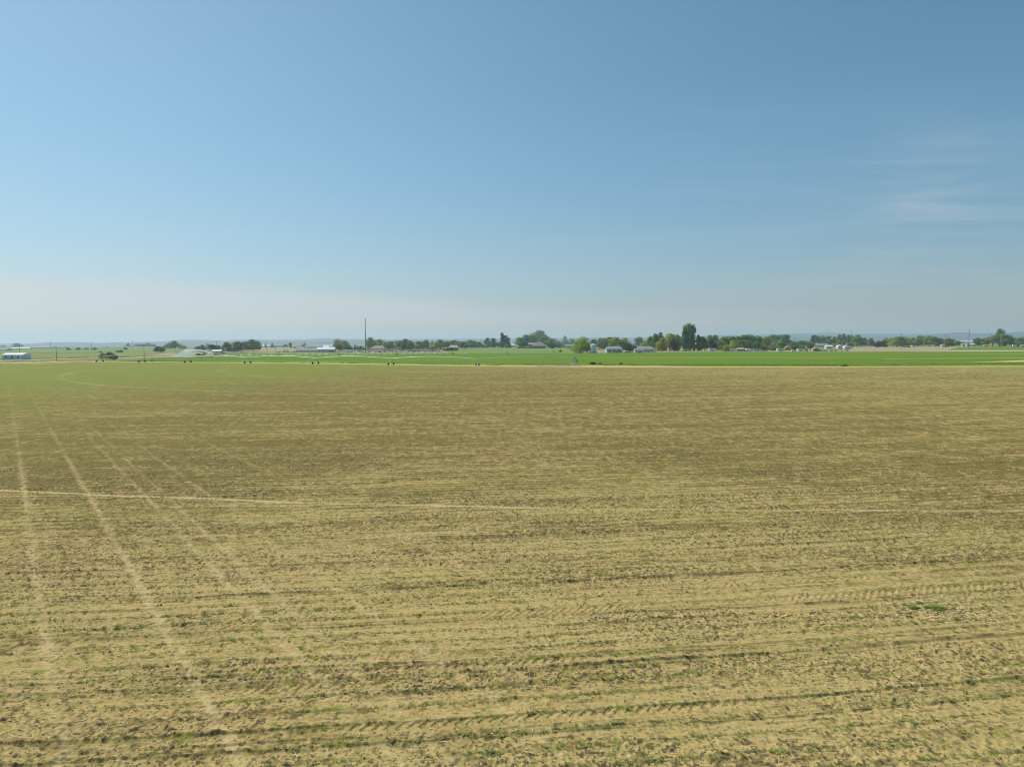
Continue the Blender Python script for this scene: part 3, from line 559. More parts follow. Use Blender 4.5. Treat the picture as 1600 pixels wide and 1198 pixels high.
for i, (x, yt, wd, lb) in enumerate([(1069.8, 507.5, 6.3, 'tall columnar poplar at the outer end of the tallest clump, beside yellow green trees'), (1074.2, 505.6, 6.6, 'tallest columnar poplar, highest peak of the skyline'), (1079, 505.8, 6.6, 'tall columnar poplar in the tallest clump, just after its highest peak'), (1083.4, 507.6, 6, 'tall columnar poplar on the shaded end of the tallest clump, coloured darker for shade')]):
    tree(x, 548, yt, wd, 'poplar', 'mid' if i != 3 else 'dark', lb, 'tall poplar clump')  # last poplar gets darker leaves to paint in the clump's shaded side
cluster('trees right of the tall poplars', 'just past the tall poplar clump', [
 (1090.5, 548, 523, 6, 'poplar', 'dark'), (1096.5, 548, 526, 10, 'oval', 'dark'), (1101, 548, 528, 8, 'oval', 'dark'), (1108, 547, 523.6, 13, 'round', 'mid'), (1117.5, 547, 523.6, 13, 'round', 'dark'), (1112, 547.6, 531, 12, 'round', 'purple')])
cluster('wide tree row behind the white trailers', 'in the wide row behind the white trailers', [
 (1127, 547.6, 530.8, 13, 'bush', 'mid'), (1135.5, 547.4, 525.8, 14, 'round', 'mid'), (1143, 547.4, 525.2, 13, 'round', 'mid'), (1147, 548, 531.6, 12, 'bush', 'light'), (1152, 547, 525.4, 12, 'round', 'dark'), (1161, 547, 523.2, 15, 'round', 'mid'), (1171, 547, 522.8, 15, 'round', 'mid'),
 (1158, 548, 532, 12, 'round', 'dark'), (1168, 547.6, 531, 12, 'bush', 'dark'), (1180, 547, 524.8, 13, 'round', 'dark'), (1188, 547, 526.2, 12, 'round', 'dark'), (1196.5, 547, 525.4, 13, 'round', 'mid'), (1181, 548, 532.6, 11, 'bush', 'dark'), (1135, 548.8, 538.6, 10, 'bush', 'light'), (1193, 548, 536, 10, 'bush', 'mid')])
cluster('trees round the brown roofed house', 'near the brown roofed house and lattice mast', [
 (1208.5, 541, 522.8, 13, 'round', 'dark'), (1218, 541, 523.4, 12, 'round', 'dark'), (1226.5, 541.6, 522.8, 12, 'round', 'dark'), (1220, 546.4, 532, 14, 'round', 'mid'), (1207, 547.6, 539, 11, 'bush', 'grey'), (1236, 541.6, 532, 10, 'round', 'dark'), (1242, 547.6, 533, 14, 'round', 'mid'), (1252, 541.4, 532, 13, 'round', 'dark'), (1261, 541, 532.4, 12, 'round', 'mid'),
 (1254, 546, 538.8, 8, 'bush', 'grey'), (1266.5, 548.4, 535.4, 10, 'round', 'dark')])
cluster('tree row above the white bungalow', 'in the row above the white domed sheds', [
 (1269, 540.6, 524.2, 5, 'oval', 'purple'), (1272.6, 540.6, 523.6, 5, 'oval', 'purple'), (1279, 540.6, 524.6, 12, 'round', 'dark'), (1285.5, 540.6, 524.4, 10, 'round', 'mid'), (1294.5, 540.6, 524.4, 12, 'round', 'grey'), (1303, 540.6, 526, 10, 'round', 'dark'),
 (1311, 541, 522.2, 7, 'oval', 'mid'), (1318.5, 541, 521.4, 9, 'oval', 'grey'), (1326.5, 541.6, 523, 6, 'poplar', 'mid'), (1332, 541.6, 524, 6, 'poplar', 'mid'), (1339, 542, 523, 13, 'oval', 'mid'), (1343.5, 542, 527, 9, 'oval', 'dark'), (1350, 541.6, 527.4, 10, 'oval', 'grey'), (1304.5, 541.8, 536.6, 8, 'bush', 'light')])
cluster('trees beyond the stubble field', 'beyond the tan stubble field', [
 (1361.5, 542, 528, 9, 'round', 'dark'), (1370, 542.4, 532, 10, 'bush', 'purple'), (1378, 542.4, 531.8, 12, 'bush', 'purple'), (1384, 541.6, 527.8, 10, 'round', 'grey'), (1394, 542.4, 527.4, 11, 'round', 'light'), (1401, 542.6, 526, 13, 'round', 'mid'), (1410, 542.6, 526, 13, 'round', 'dark'), (1420, 541.6, 526.6, 13, 'round', 'light'), (1427, 541.4, 527.2, 10, 'round', 'mid'),
 (1435.5, 541, 524.4, 12, 'round', 'dark'), (1443, 541, 525.2, 14, 'round', 'mid'), (1452, 541.4, 524.6, 15, 'round', 'mid'), (1461, 541.6, 526, 14, 'round', 'dark'), (1469, 541.6, 528.6, 10, 'round', 'dark'), (1482, 542.4, 528.4, 12, 'round', 'dark'), (1488, 541.6, 529.4, 10, 'round', 'mid'), (1495, 540.2, 531.8, 9, 'round', 'mid'), (1503, 539.6, 533.6, 8, 'round', 'grey')])
cluster('trees at the far right', 'past the tall pole beyond the green crop', [
 (1527, 540.8, 527.8, 10, 'round', 'dark'), (1534, 540.8, 529, 9, 'round', 'dark'), (1539.5, 540.8, 527.6, 11, 'round', 'mid'), (1551, 540.8, 523, 16, 'round', 'grey'), (1563, 540.8, 513.4, 9, 'poplar', 'grey'), (1568, 541, 520.6, 7, 'poplar', 'grey'), (1572, 541, 523, 12, 'oval', 'mid'), (1580, 541, 528, 9, 'round', 'dark'),
 (1586.5, 541, 527.4, 7, 'conifer', 'conifer'), (1592, 541.2, 528.6, 9, 'round', 'mid'), (1599, 541.2, 526.4, 11, 'round', 'mid'), (1612, 541.2, 524, 14, 'round', 'dark'), (1625, 541.2, 527, 14, 'round', 'mid')])
cluster('dark bushes at the near edge of the alfalfa', 'at the near edge of the bright green crop', [
 (893, 549.9, 546.4, 0, 'bush', 'dark')][:0] + [(926.5, 569.4, 565, 8, 'bush', 'purple'), (938, 569, 565.8, 5, 'bush', 'dark'), (970, 569.2, 566, 5, 'bush', 'dark'), (1320, 571.6, 569, 8, 'bush', 'dark')], 'bush', 'bush')
tree(875.5, 549.6, 546.4, 4.5, 'bush', 'conifer', 'lone small dark bush in the pale green pasture before the willow', 'pasture bush', 'bush', 'bush')
# the long clipped hedge
def hedge(x0, x1, yb, yt, label, shade='conifer', n=3800):
    a = at(x0, yb); b = at(x1, yb); L = (b - a).length; d = (a.y + b.y) / 2; ht = (yb - yt) * d / F; g = np.random.default_rng(int(x0)); k = int(L / 3); cs = [((i + .5) * L / k - L / 2, g.normal(0, .2), ht * .5) for i in range(k)]; rd = [(2.4, 1.8, ht * g.uniform(.45, .6)) for _ in cs]
    V, Fa = leaf_cloud(cs, rd, n, .42, g, -.2, .75)
    root = empty('hedge', ((a.x + b.x) / 2, (a.y + b.y) / 2, 0), math.atan2(b.y - a.y, b.x - a.x)); link('foliage', np_mesh('foliage', V, Fa, LEAF[shade]), root)
    m = MB(); [m.tube([(c[0], 0, -.2), (c[0], 0, ht * .6)], [.12, .05], 5) for c in cs]; m.build('stem', BARK, root); tag(root, label, 'hedge')
hedge(600, 690, 547.6, 542.6, 'long dark clipped hedge behind the row of parked vehicles')
hedge(540, 600, 547.4, 543.4, 'shorter dark hedge beside the tall monopole mast')
hedge(808, 852, 544.2, 541.6, 'low dark hedge in front of the grey gabled farmhouse')

# ------------------------------------------------------------ buildings
GLASS = mat('window_glass', (.04, .05, .06), .15, .2, 1)
def wallm(n, c): return mat('wall_' + n, c, .8, .08, .8, stretch=(1, 1, 4))
def roofm(n, c): return mat('roof_' + n, c, .7, .12, .8, stretch=(3, 1, 1))
WH, GR, TN, PK, BL_SHADED, BR = wallm('white', (.72, .72, .70)), wallm('grey', (.55, .55, .55)), wallm('tan', (.46, .38, .27)), wallm('pink', (.58, .44, .34)), wallm('blue', (.50, .57, .62)), wallm('brown', (.2, .15, .12))  # the blue wall tone puts the bluish shade of white walls into their colour
RW, RG, RD, RT, RR_, RB = roofm('white', (.75, .75, .74)), roofm('grey', (.27, .28, .29)), roofm('dark', (.13, .12, .12)), roofm('tan', (.45, .37, .29)), roofm('red', (.42, .24, .19)), roofm('blue', (.22, .33, .42))
def building(x0, x1, yb, ytop, wall, roof, label, name='house', cat='house', wallfrac=.6, hip=0.0, rz=0.0, depth=.7, win=3, door=1, shed=False, endwall=None, gable=False):
    xc = (x0 + x1) / 2; yb = max(yb, hz(xc) + 2); p = at(xc, yb); k = p.y / F; W = (x1 - x0) * k; H = (yb - ytop) * k; D = max(5, min(W * depth, 26)); wh = H * wallfrac
    root = empty(name, (p.x, p.y + D / 2, -.2), rz); W2, D2 = W / 2, D / 2
    if gable:   # ridge runs away from the viewer, gable end shows
        m = MB(); m.prism([(-W2, 0), (W2, 0), (W2, wh), (0, H), (-W2, wh)], -D2, D2); m.build('wall', wall, root)
        t_ = .25; m = MB(); o = W * .04
        m.prism([(-W2 - o, wh - (H - wh) * .08), (0, H + .02), (W2 + o, wh - (H - wh) * .08), (W2 + o, wh - (H - wh) * .08 + t_), (0, H + .02 + t_), (-W2 - o, wh - (H - wh) * .08 + t_)], -D2 - .5, D2 + .5); m.build('roof', roof, root)
    else:
        m = MB(); m.box(-W2, W2, -D2, D2, 0, wh); m.build('wall', wall, root)
        if shed: m = MB(); m.box(-W2 - .3, W2 + .3, -D2 - .4, D2 + .4, wh + .003, H); m.build('roof', roof, root)
        else:
            e = .5; hx = max(.01, hip * W2); m = MB(); z0 = wh + .003
            m.v = [(-W2 - e, -D2 - e, z0), (W2 + e, -D2 - e, z0), (W2 + e, D2 + e, z0), (-W2 - e, D2 + e, z0), (-W2 - e + hx, 0, H), (W2 + e - hx, 0, H),
                   (-W2 - e, -D2 - e, z0 + .15), (W2 + e, -D2 - e, z0 + .15), (W2 + e, D2 + e, z0 + .15), (-W2 - e, D2 + e, z0 + .15)]
            m.f = [(0, 3, 2, 1), (0, 1, 7, 6), (1, 2, 8, 7), (2, 3, 9, 8), (3, 0, 6, 9), (6, 7, 5, 4), (8, 9, 4, 5), (7, 8, 5), (9, 6, 4)]; m.build('roof', roof, root)
    if endwall: m = MB(); m.box(-W2 - .05, -W2 + .02, -D2 * .8, D2 * .8, 0, wh * .92); m.build('door', endwall, root)
    for i in range(win):
        xx = -W2 + W * (i + .6) / (win + .3); ww = min(1.6, W * .09); m = MB(); m.box(xx - ww / 2, xx + ww / 2, -D2 - .06, -D2 + .02, wh * .4, wh * .75); m.build('window', GLASS, root)
    for i in range(door):
        xx = W * (.12 + .2 * i); m = MB(); m.box(xx - 1, xx + 1, -D2 - .05, -D2 + .02, 0, min(2.4, wh * .75)); m.build('door', mat('door_paint', (.3, .28, .26), .6, .1, 1), root)
    tag(root, label, cat); return root
shed = building(2.5, 38.5, 562, 551, BL_SHADED, RW, 'long white metal shed with a reddish open end by the meadow', 'metal_shed', 'shed', .72, rz=R(-9), depth=.45, win=3, door=0, endwall=mat('rust_door', (.36, .19, .13), .8, .3, 1))
m = MB(); m.box(4.2, 7.2, -3.6, -.6, 4.25, 5.1)
B = building
B(-12, 9, 547.6, 545, BL_SHADED, RB, 'low shed with a dark blue roof far beyond the meadow', 'shed', 'shed', .5, win=0)
B(17, 46, 545.2, 542.6, WH, RW, 'long low white roofed shed beside a round dark tree', 'shed', 'shed', .45, depth=.25, win=0)
B(48, 82, 543.6, 541.2, PK, RT, 'long faint reddish brown shed on the left skyline', 'shed', 'shed', .6, depth=.2, win=0)
B(86, 100, 543.8, 541.6, GR, RG, 'small grey shed on the skyline behind the power pole', 'shed', 'shed', .6, win=0)
B(166, 170, 543, 540.6, WH, RW, 'tiny white shed on the hazy left skyline', 'shed', 'shed', .5, win=0, gable=True)
B(288, 300, 550.6, 546.4, BL_SHADED, RW, 'pale low shed half hidden by the sprinkler plume', 'shed', 'shed', .6, win=1)
B(294, 304, 548.6, 546.2, TN, RW, 'small tan cottage with a white roof behind the plume', 'house', 'house', .5)
B(321, 326, 546.8, 542.6, PK, RT, 'narrow salmon pink house between two dark round trees', 'house', 'house', .6, gable=True, win=1)
B(331, 345, 550.8, 546, GR, RW, 'pale grey roofed farmhouse in front of dark trees', 'house', 'house', .5)
B(402, 407, 544.8, 541, WH, RW, 'small white shed at the edge of the grove by the dry lot', 'shed', 'shed', .5, win=0, gable=True)
B(409, 421, 542.2, 539, GR, RW, 'white roofed farm building among small conifers', 'barn', 'barn', .55, win=2)
B(428, 450, 542.2, 538.8, GR, RG, 'long grey warehouse with dark windows behind the dry lot', 'warehouse', 'warehouse', .7, win=5)
B(459, 470, 541.6, 539.4, TN, RT, 'small tan shed beside the bright red one', 'shed', 'shed', .6, win=1)
B(471.6, 474.6, 542, 539, wallm('red', (.55, .08, .06)), roofm('bright_red', (.5, .07, .06)), 'bright red small shed behind the dry lot', 'shed', 'shed', .8, win=0, shed=True)
B(476, 500, 543, 540.8, TN, RT, 'low tan building between the red shed and white storage roof', 'shed', 'shed', .6, win=2)
B(504, 521, 544, 538.8, WH, RW, 'white flat roofed building above the long pale workshop', 'warehouse', 'warehouse', .3, win=0)
B(462, 496, 550, 544, GR, RG, 'long low pale grey workshop facing the crop', 'workshop', 'workshop', .45, win=6, door=1, depth=.3)
B(495, 522, 550.4, 542.2, BL_SHADED, RW, 'taller white end of the workshop row beside a large tree', 'workshop', 'workshop', .6, win=4, door=1, depth=.5)
B(579, 601, 548, 539.4, GR, RR_, 'grey walled house with a reddish roof beside the mast', 'house', 'house', .45, hip=.6)
B(614.5, 622, 543.6, 539.4, WH, RW, 'white gabled house glimpsed between trees behind the hedge', 'house', 'house', .4, gable=True)
B(643, 657, 543, 540, TN, RT, 'tan roofed house half hidden behind the hedge trees', 'house', 'house', .5)
B(663, 690, 543.4, 540.8, TN, RT, 'long low tan roof behind the far end of the hedge', 'house', 'house', .5)
B(701, 716, 545.4, 539, PK, roofm('pink', (.52, .40, .33)), 'house with a pale pink hipped roof among the trees', 'house', 'house', .45, hip=.4)
B(731, 738, 542.8, 539.6, PK, RT, 'small pink walled house peeking out between green trees', 'house', 'house', .5)
B(796, 806, 541.8, 537, WH, RW, 'white house at the edge of the farmhouse grove', 'house', 'house', .5, win=1)
B(826, 836, 543, 535.6, TN, RT, 'tan wing beside the grey gabled farmhouse', 'house', 'house', .75)
B(832, 853.5, 543.4, 533.8, wallm('stone', (.33, .30, .27)), roofm('slate', (.27, .25, .25)), 'farmhouse with a broad grey hipped roof under the biggest tree', 'farmhouse', 'house', .32, hip=.75)
B(884, 896, 541.8, 538.2, GR, RB, 'low building with a blue roof left of the willow', 'shed', 'shed', .45, win=2)
B(889, 897, 539.4, 536.6, PK, RT, 'tan pink house behind the blue roofed building', 'house', 'house', .5, win=1)
B(939, 953, 544.6, 537.6, BR, roofm('mossy', (.30, .32, .20)), 'dark house with a mossy low roof behind the pale sheds', 'house', 'house', .5, hip=.4)
B(948, 973, 551, 540.8, GR, roofm('pale', (.30, .31, .33)), 'pale grey farm shed with a wide low roof', 'shed', 'shed', .6, win=3, door=2, hip=.35)
B(992, 1004, 551, 543.6, WH, RG, 'small white walled annex beside the grey roofed house', 'house', 'house', .55)
B(996, 1024, 549.8, 540.6, GR, RG, 'wide grey roofed house before the tall poplars', 'house', 'house', .5, hip=.5)
B(1200, 1213, 543, 531.2, BR, roofm('brownslate', (.24, .22, .21)), 'two storey dark house with a sloping brown roof', 'house', 'house', .4, gable=False, hip=.5)
B(1152, 1166, 548.2, 543, BR, RT, 'small brown roofed house between the white trailers', 'house', 'house', .55, hip=.5)
B(1178, 1190, 548.2, 544.4, GR, RD, 'low dark roofed hut beside the tree row', 'shed', 'shed', .6, win=1)
B(1227, 1235, 547, 541, wallm('rust', (.42, .22, .13)), RT, 'rusty orange shed under the green trees', 'shed', 'shed', .65, win=0, gable=True)
B(1274, 1296, 541.8, 536.8, WH, RG, 'long white bungalow with a grey roof below the tree row', 'bungalow', 'house', .5)
B(1270, 1279, 548.6, 543, TN, RT, 'small tan shed beside the dark shrub', 'shed', 'shed', .65, win=1, gable=True)
B(1291, 1301, 544.6, 539.4, WH, RW, 'white cube shaped shed before the bungalow', 'shed', 'shed', .7, win=1, hip=.3)
B(1425, 1434, 540.6, 535, WH, RW, 'white roofed farmhouse showing through the tree row', 'farmhouse', 'house', .5, win=1)
B(1472, 1480, 541.8, 537.4, PK, RT, 'tan roofed small house at the end of the tree row', 'house', 'house', .5, hip=.4)
B(1504, 1511, 541, 536, TN, RT, 'tan farm building beside the tall power pole', 'barn', 'barn', .6, win=1)
B(1510.5, 1519, 541, 534.6, GR, RG, 'grey farm building behind the tall power pole', 'barn', 'barn', .65, win=1)
B(1518, 1523, 541, 536.6, TN, RW, 'small cream shed past the tall power pole', 'shed', 'shed', .6, win=0)
B(1494, 1522, 535.2, 531.6, WH, RW, 'very distant long white greenhouse roof below the hills', 'greenhouse', 'greenhouse', .4, win=0, depth=.2)
B(1539, 1545, 541, 537.8, wallm('orange', (.6, .22, .09)), roofm('orange', (.62, .24, .1)), 'bright orange tarpaulin covered shed under dark trees', 'shed', 'shed', .4, win=0)
B(1597, 1606, 542, 538.6, wallm('orange2', (.5, .2, .12)), RT, 'orange brown shed at the far end of the trees', 'shed', 'shed', .6, win=0)
# the two white arched sheds
def arched(x0, x1, yb, yt, label):
    xc = (x0 + x1) / 2; p = at(xc, yb); k = p.y / F; W = (x1 - x0) * k; H = (yb - yt) * k; D = W * .5; root = empty('arched_shed', (p.x, p.y + D / 2, -.2))
    m = MB(); n = 9; prof = [(-W / 2, 0), (W / 2, 0), (W / 2, H * .45)] + [(W / 2 * math.cos(math.pi * i / n), H * .45 + H * .5 * math.sin(math.pi * i / n)) for i in range(1, n)] + [(-W / 2, H * .45)]
    m.prism(prof, -D / 2, D / 2); m.build('wall', WH, root)
    m = MB(); o = [(W / 2 * 1.03 * math.cos(math.pi * i / n), H * .45 + H * .52 * math.sin(math.pi * i / n)) for i in range(0, n + 1)]; i_ = [(a * 1.02, b + .2) for a, b in o]
    m.prism(o + i_[::-1], -D / 2 - .3, D / 2 + .3); m.build('roof', RW, root)
    m = MB(); m.box(-W * .14, W * .14, -D / 2 - .06, -D / 2 + .03, 0, H * .45); m.build('door', mat('grey_door', (.4, .42, .44), .5, .1, 1), root); tag(root, label, 'shed', 'white arched sheds')
arched(1309, 1322, 544.6, 538.6, 'taller white arched shed on the dry ground below the poplars')
arched(1319.5, 1332, 544.8, 539.8, 'lower white arched shed adjoining the taller one, nearer the stubble field')
# tall pale silo with ribs and two tanks in front
def silo(x0, x1, yb, yt, label):
    xc = (x0 + x1) / 2; p = at(xc, yb); k = p.y / F; r = (x1 - x0) * k / 2; H = (yb - yt) * k; root = empty('silo', (p.x, p.y + r, -.2)); m = MB()
    pts, rr = [], []
    for i in range(26): pts.append((0, 0, H * .9 * i / 25)); rr.append(r * (1 + .012 * (i % 2)))
    m.tube(pts, rr, 24); m.build('wall', mat('galvanised', (.66, .68, .70), .6, .08, .6), root)
    m = MB(); m.tube([(0, 0, H * .9 + .01), (0, 0, H * .93), (0, 0, H)], [r * 1.04, r * .95, r * .25], 24); m.build('roof', RW, root)
    m = MB(); m.box(-.5, .5, -r * 1.06, -r * .97, 0, 2.2); m.build('door', GLASS, root)
    m = MB()
    for s_ in (-.25, .25): m.tube([(r * .5 + s_, -r * .92, 0), (r * .5 + s_, -r * .92, H * .9)], .04, 4)
    for i in range(int(H * .9 / .5)): m.tube([(r * .5 - .25, -r * .92, i * .5 + .2), (r * .5 + .25, -r * .92, i * .5 + .2)], .03, 4)
    m.build('ladder', mat('galvanised', None) if 'galvanised' in MATS else None, root); tag(root, label, 'silo')
silo(923, 932, 551.4, 537, 'tall pale grey ribbed silo beside the yellow green willow')
def tank(x, yb, wpx, hpx, label):
    p = at(x, yb); k = p.y / F; r = hpx * k / 2; L = wpx * k; root = empty('storage_tank', (p.x, p.y, -.1)); m = MB()
    m.tube([(-L / 2, 0, r + .3), (-L / 2 + r * .35, 0, r + .3), (L / 2 - r * .35, 0, r + .3), (L / 2, 0, r + .3)], [r * .6, r, r, r * .6], 14); m.build('vessel', mat('tank_white', (.75, .75, .76), .4, .06, 1), root)
    for s_ in (-.3, .3): m = MB(); m.box(L * s_ - .2, L * s_ + .2, -r * .7, r * .7, 0, .6); m.build('support', mat('steel_grey', (.3, .3, .31), .6, .1, 1), root)
    tag(root, label, 'tank', 'white storage tanks by the silo')
tank(921.5, 550.9, 4.4, 2.6, 'white storage tank between willow and silo base')
tank(930.5, 551.2, 5, 2.8, 'larger white storage tank at the foot of the silo')

# ------------------------------------------------------------ vehicles (one of each kind, then copies)
TYRE = mat('tyre', (.02, .02, .02), .8, .1, 4); STEEL = mat('steel_grey', (.3, .3, .31), .6, .1, 1)
PAINT = {n: mat('paint_' + n.replace(' ', '_'), c, .35, .04, .4) for n, c in {'white': (.78, .78, .78), 'silver': (.48, .49, .5), 'dark grey': (.07, .07, .08), 'blue': (.07, .13, .26), 'red': (.42, .05, .04), 'tan': (.42, .36, .27), 'black': (.025, .025, .03), 'pale blue': (.42, .52, .60)}.items()}
def wheels(root, xs, w_, r):
    for x_ in xs:
        for s_ in (-1, 1): m = MB(); m.tube([(x_, s_ * w_ - .12, r), (x_, s_ * w_ + .12, r)], r, 12); m.build('wheel', TYRE, root)
def car_proto():
    root = empty('parked_car', (0, -200, 0)); m = MB(); m.prism([(-2.25, .3), (2.2, .3), (2.28, .62), (2.1, .86), (1.2, .95), (-1.6, .98), (-2.25, .9)], -.88, .88); m.build('body', PAINT['white'], root)
    m = MB(); m.prism([(-1.7, .985), (1.1, .955), (.55, 1.38), (-1.2, 1.4)], -.76, .76); m.build('glasshouse', GLASS, root); m = MB(); m.prism([(-1.15, 1.405), (.5, 1.385), (.42, 1.46), (-1.05, 1.47)], -.72, .72); m.build('roof', PAINT['white'], root)
    wheels(root, (-1.4, 1.4), .82, .33); return root
def pickup_proto():
    root = empty('parked_pickup', (0, -200, 0)); m = MB(); m.prism([(-2.7, .5), (2.6, .5), (2.7, .8), (2.5, 1.08), (1.5, 1.15), (-2.7, 1.15)], -.95, .95); m.build('body', PAINT['white'], root)
    m = MB(); m.prism([(-.75, 1.155), (1.4, 1.155), (.85, 1.75), (-.6, 1.8)], -.85, .85); m.build('cab', GLASS, root); m = MB(); m.prism([(-.6, 1.805), (.8, 1.755), (.72, 1.84), (-.55, 1.88)], -.82, .82); m.build('roof', PAINT['white'], root)
    wheels(root, (-1.7, 1.75), .86, .4); return root
def trailer_proto():
    root = empty('travel_trailer', (0, -200, 0)); m = MB(); m.prism([(-3.8, .6), (3.5, .6), (3.9, 1.3), (3.7, 2.9), (3.2, 3.1), (-3.6, 3.1), (-3.85, 2.8)], -1.2, 1.2); m.build('body', PAINT['white'], root)
    for x_ in (-2.2, .2, 2.2): m = MB(); m.box(x_ - .5, x_ + .5, -1.23, -1.19, 1.7, 2.4); m.build('window', GLASS, root)
    m = MB(); m.box(-1.3, -.6, -1.225, -1.18, .75, 2.6); m.build('door', PAINT['silver'], root); m = MB(); m.tube([(3.6, 0, .6), (5, 0, .55)], .06, 5); m.build('hitch', STEEL, root); wheels(root, (-.5, .5), 1.05, .36); return root
def truck_proto():
    root = empty('box_truck', (0, -200, 0)); m = MB(); m.box(-4.2, 1.6, -1.25, 1.25, 1.0, 3.6); m.build('cargo_box', PAINT['white'], root)
    m = MB(); m.prism([(1.7, .5), (3.9, .5), (3.95, 1.4), (3.3, 1.6), (3.0, 2.6), (1.7, 2.65)], -1.05, 1.05); m.build('cab', PAINT['white'], root); m = MB(); m.box(1.9, 2.9, -1.08, 1.08, 1.65, 2.3); m.build('window', GLASS, root)
    m = MB(); m.box(-4.1, 1.69, -.5, .5, .6, .99); m.build('chassis', STEEL, root); wheels(root, (-2.9, 2.9), 1.05, .5); return root
PROTO = {'car': car_proto(), 'pickup': pickup_proto(), 'trailer': trailer_proto(), 'truck': truck_proto()}
KIDS.clear()
for q in bpy.data.objects:
    if q.parent: KIDS.setdefault(q.parent.name, []).append(q)
USED = set()
def vehicle(kind, x, yb, colour, label, group, rz=0.0, scale=1.0):
    pr = PROTO[kind]
    if kind in USED: c = copy_tree(pr)
    else: c = pr; USED.add(kind)
    VEH.append((c, kind, x, yb, colour, label, group, rz, scale))
VEH = []
ch = {}
def place_vehicles():
    kids = {}
    for q in bpy.data.objects:
        if q.parent: kids.setdefault(q.parent.name, []).append(q)
    for c, kind, x, yb, colour, label, group, rz, scale in VEH:
        p = at(x, yb); c.location = (p.x, p.y, -.1); c.rotation_euler = (0, 0, rz); c.scale = (scale,) * 3
        for q in kids[c.name]:
            if q.name.split('.')[0] in ('body', 'roof', 'cab', 'cargo_box') and q.data.materials[0] != GLASS:
                q.material_slots[0].link = 'OBJECT'; q.material_slots[0].material = PAINT[colour]
        cn = {'car': 'car', 'pickup': 'pickup', 'trailer': 'trailer', 'truck': 'truck'}[kind]; tag(c, label, cn, group)
V_ = vehicle
V_('truck', 282, 553.8, 'white', 'white box truck beside the sprinkler plume', 'lone vehicles', R(8), 1.15)
V_('pickup', 378.5, 550.6, 'white', 'white pickup parked before the tallest grove of the farmstead', 'lone vehicles')
V_('pickup', 157, 550.4, 'dark grey', 'dark pickup far off on the meadow track', 'lone vehicles', R(20))
for i, (kd, x, yb, cl_) in enumerate([('car', 433, 550.6, 'white'), ('car', 437, 550.8, 'silver'), ('pickup', 443.5, 550.6, 'pale blue'), ('trailer', 446.5, 549.8, 'white'), ('car', 451, 550.6, 'dark grey'), ('pickup', 456, 550.8, 'white'), ('car', 460, 550.4, 'blue')]):
    V_(kd, x, yb, cl_, f"{cl_} {kd}, {ORD[i]} of the vehicles left of the long workshop", 'vehicles parked beside the workshop', R(random.uniform(-35, 35)))
row = [('trailer', 516, 550.4, 'tan'), ('car', 525, 550.6, 'silver'), ('pickup', 531, 550.2, 'dark grey'), ('trailer', 538, 549.8, 'white'), ('truck', 547, 550.6, 'white'), ('trailer', 554, 549.4, 'white'), ('trailer', 562, 549.8, 'silver'), ('car', 567, 550.4, 'white'), ('trailer', 577, 550, 'white'), ('trailer', 587, 549.8, 'white'), ('car', 593, 550.4, 'red'), ('truck', 597, 550.2, 'white')]
for i, (kd, x, yb, cl_) in enumerate(row): V_(kd, x, yb, cl_, f"{cl_} {kd}, {ORD[i]} from left along the crop edge beneath the monopole mast", 'vehicles parked under the mast', R(random.uniform(-25, 25)))
row = [('car', 603, 'silver'), ('trailer', 609, 'pale blue'), ('car', 615, 'red'), ('car', 620, 'dark grey'), ('pickup', 626, 'tan'), ('car', 631, 'white'), ('car', 636, 'silver'), ('truck', 642, 'pale blue'), ('pickup', 648, 'dark grey'), ('trailer', 655, 'silver'), ('trailer', 664, 'white'), ('car', 670, 'dark grey'), ('trailer', 676, 'tan'), ('pickup', 683, 'silver'), ('car', 688, 'white')]
for i, (kd, x, cl_) in enumerate(row): V_(kd, x, 549.8 + random.uniform(-.3, .3), cl_, f"{cl_} {kd}, {ORD[i]} from left in front of the long hedge", 'vehicles parked before the long hedge', R(random.uniform(-30, 30)))
V_('pickup', 728, 545.8, 'white', 'white pickup on the pasture edge below the dark round tree', 'lone vehicles')
V_('trailer', 722, 544.8, 'white', 'white trailer beneath the trees of the pink roofed house', 'lone vehicles')
V_('car', 763, 543.6, 'silver', 'silver car under the twin oval trees by the pasture', 'lone vehicles')
V_('trailer', 1113, 548.4, 'white', 'long white trailer right of the tall poplars', 'trailers along the crop edge', 0, 1.15)
V_('trailer', 1145, 548.8, 'white', 'white trailer standing before the wide tree row', 'trailers along the crop edge', 0, 1.1)
V_('trailer', 1072, 548.6, 'tan', 'tan trailer at the foot of the tall poplars', 'trailers along the crop edge')
V_('car', 1077, 549, 'white', 'white car beside the tan trailer under the poplars', 'lone vehicles')
V_('truck', 1171, 548.6, 'white', 'white box truck in front of the wide tree row', 'lone vehicles')
V_('car', 1190, 548.8, 'white', 'white car between the wide tree row and the dark house', 'lone vehicles')
V_('trailer', 1220, 549.2, 'white', 'white trailer parked below the brown roofed house', 'trailers along the crop edge', 0, 1.15)
V_('car', 1240, 549.4, 'white', 'white car under the lattice mast', 'lone vehicles')
V_('trailer', 1251, 549.0, 'white', 'white trailer just before the dark shrub', 'trailers along the crop edge')
V_('truck', 1260, 549.2, 'tan', 'tan box truck touching the dark shrub', 'lone vehicles', R(70))
V_('pickup', 1281, 548.6, 'dark grey', 'dark pickup beside the small tan shed', 'lone vehicles')
V_('car', 1288, 548.8, 'silver', 'silver car on the dry ground before the bungalow', 'lone vehicles')
V_('truck', 1416, 542.6, 'white', 'white box truck at the edge of the tree row by the stubble', 'lone vehicles', 0, 1.1)
V_('pickup', 1421, 542.6, 'silver', 'silver pickup beside the white box truck at the stubble edge', 'lone vehicles')
V_('trailer', 1428, 542.2, 'white', 'white trailer parked past the silver pickup at the stubble edge', 'lone vehicles')
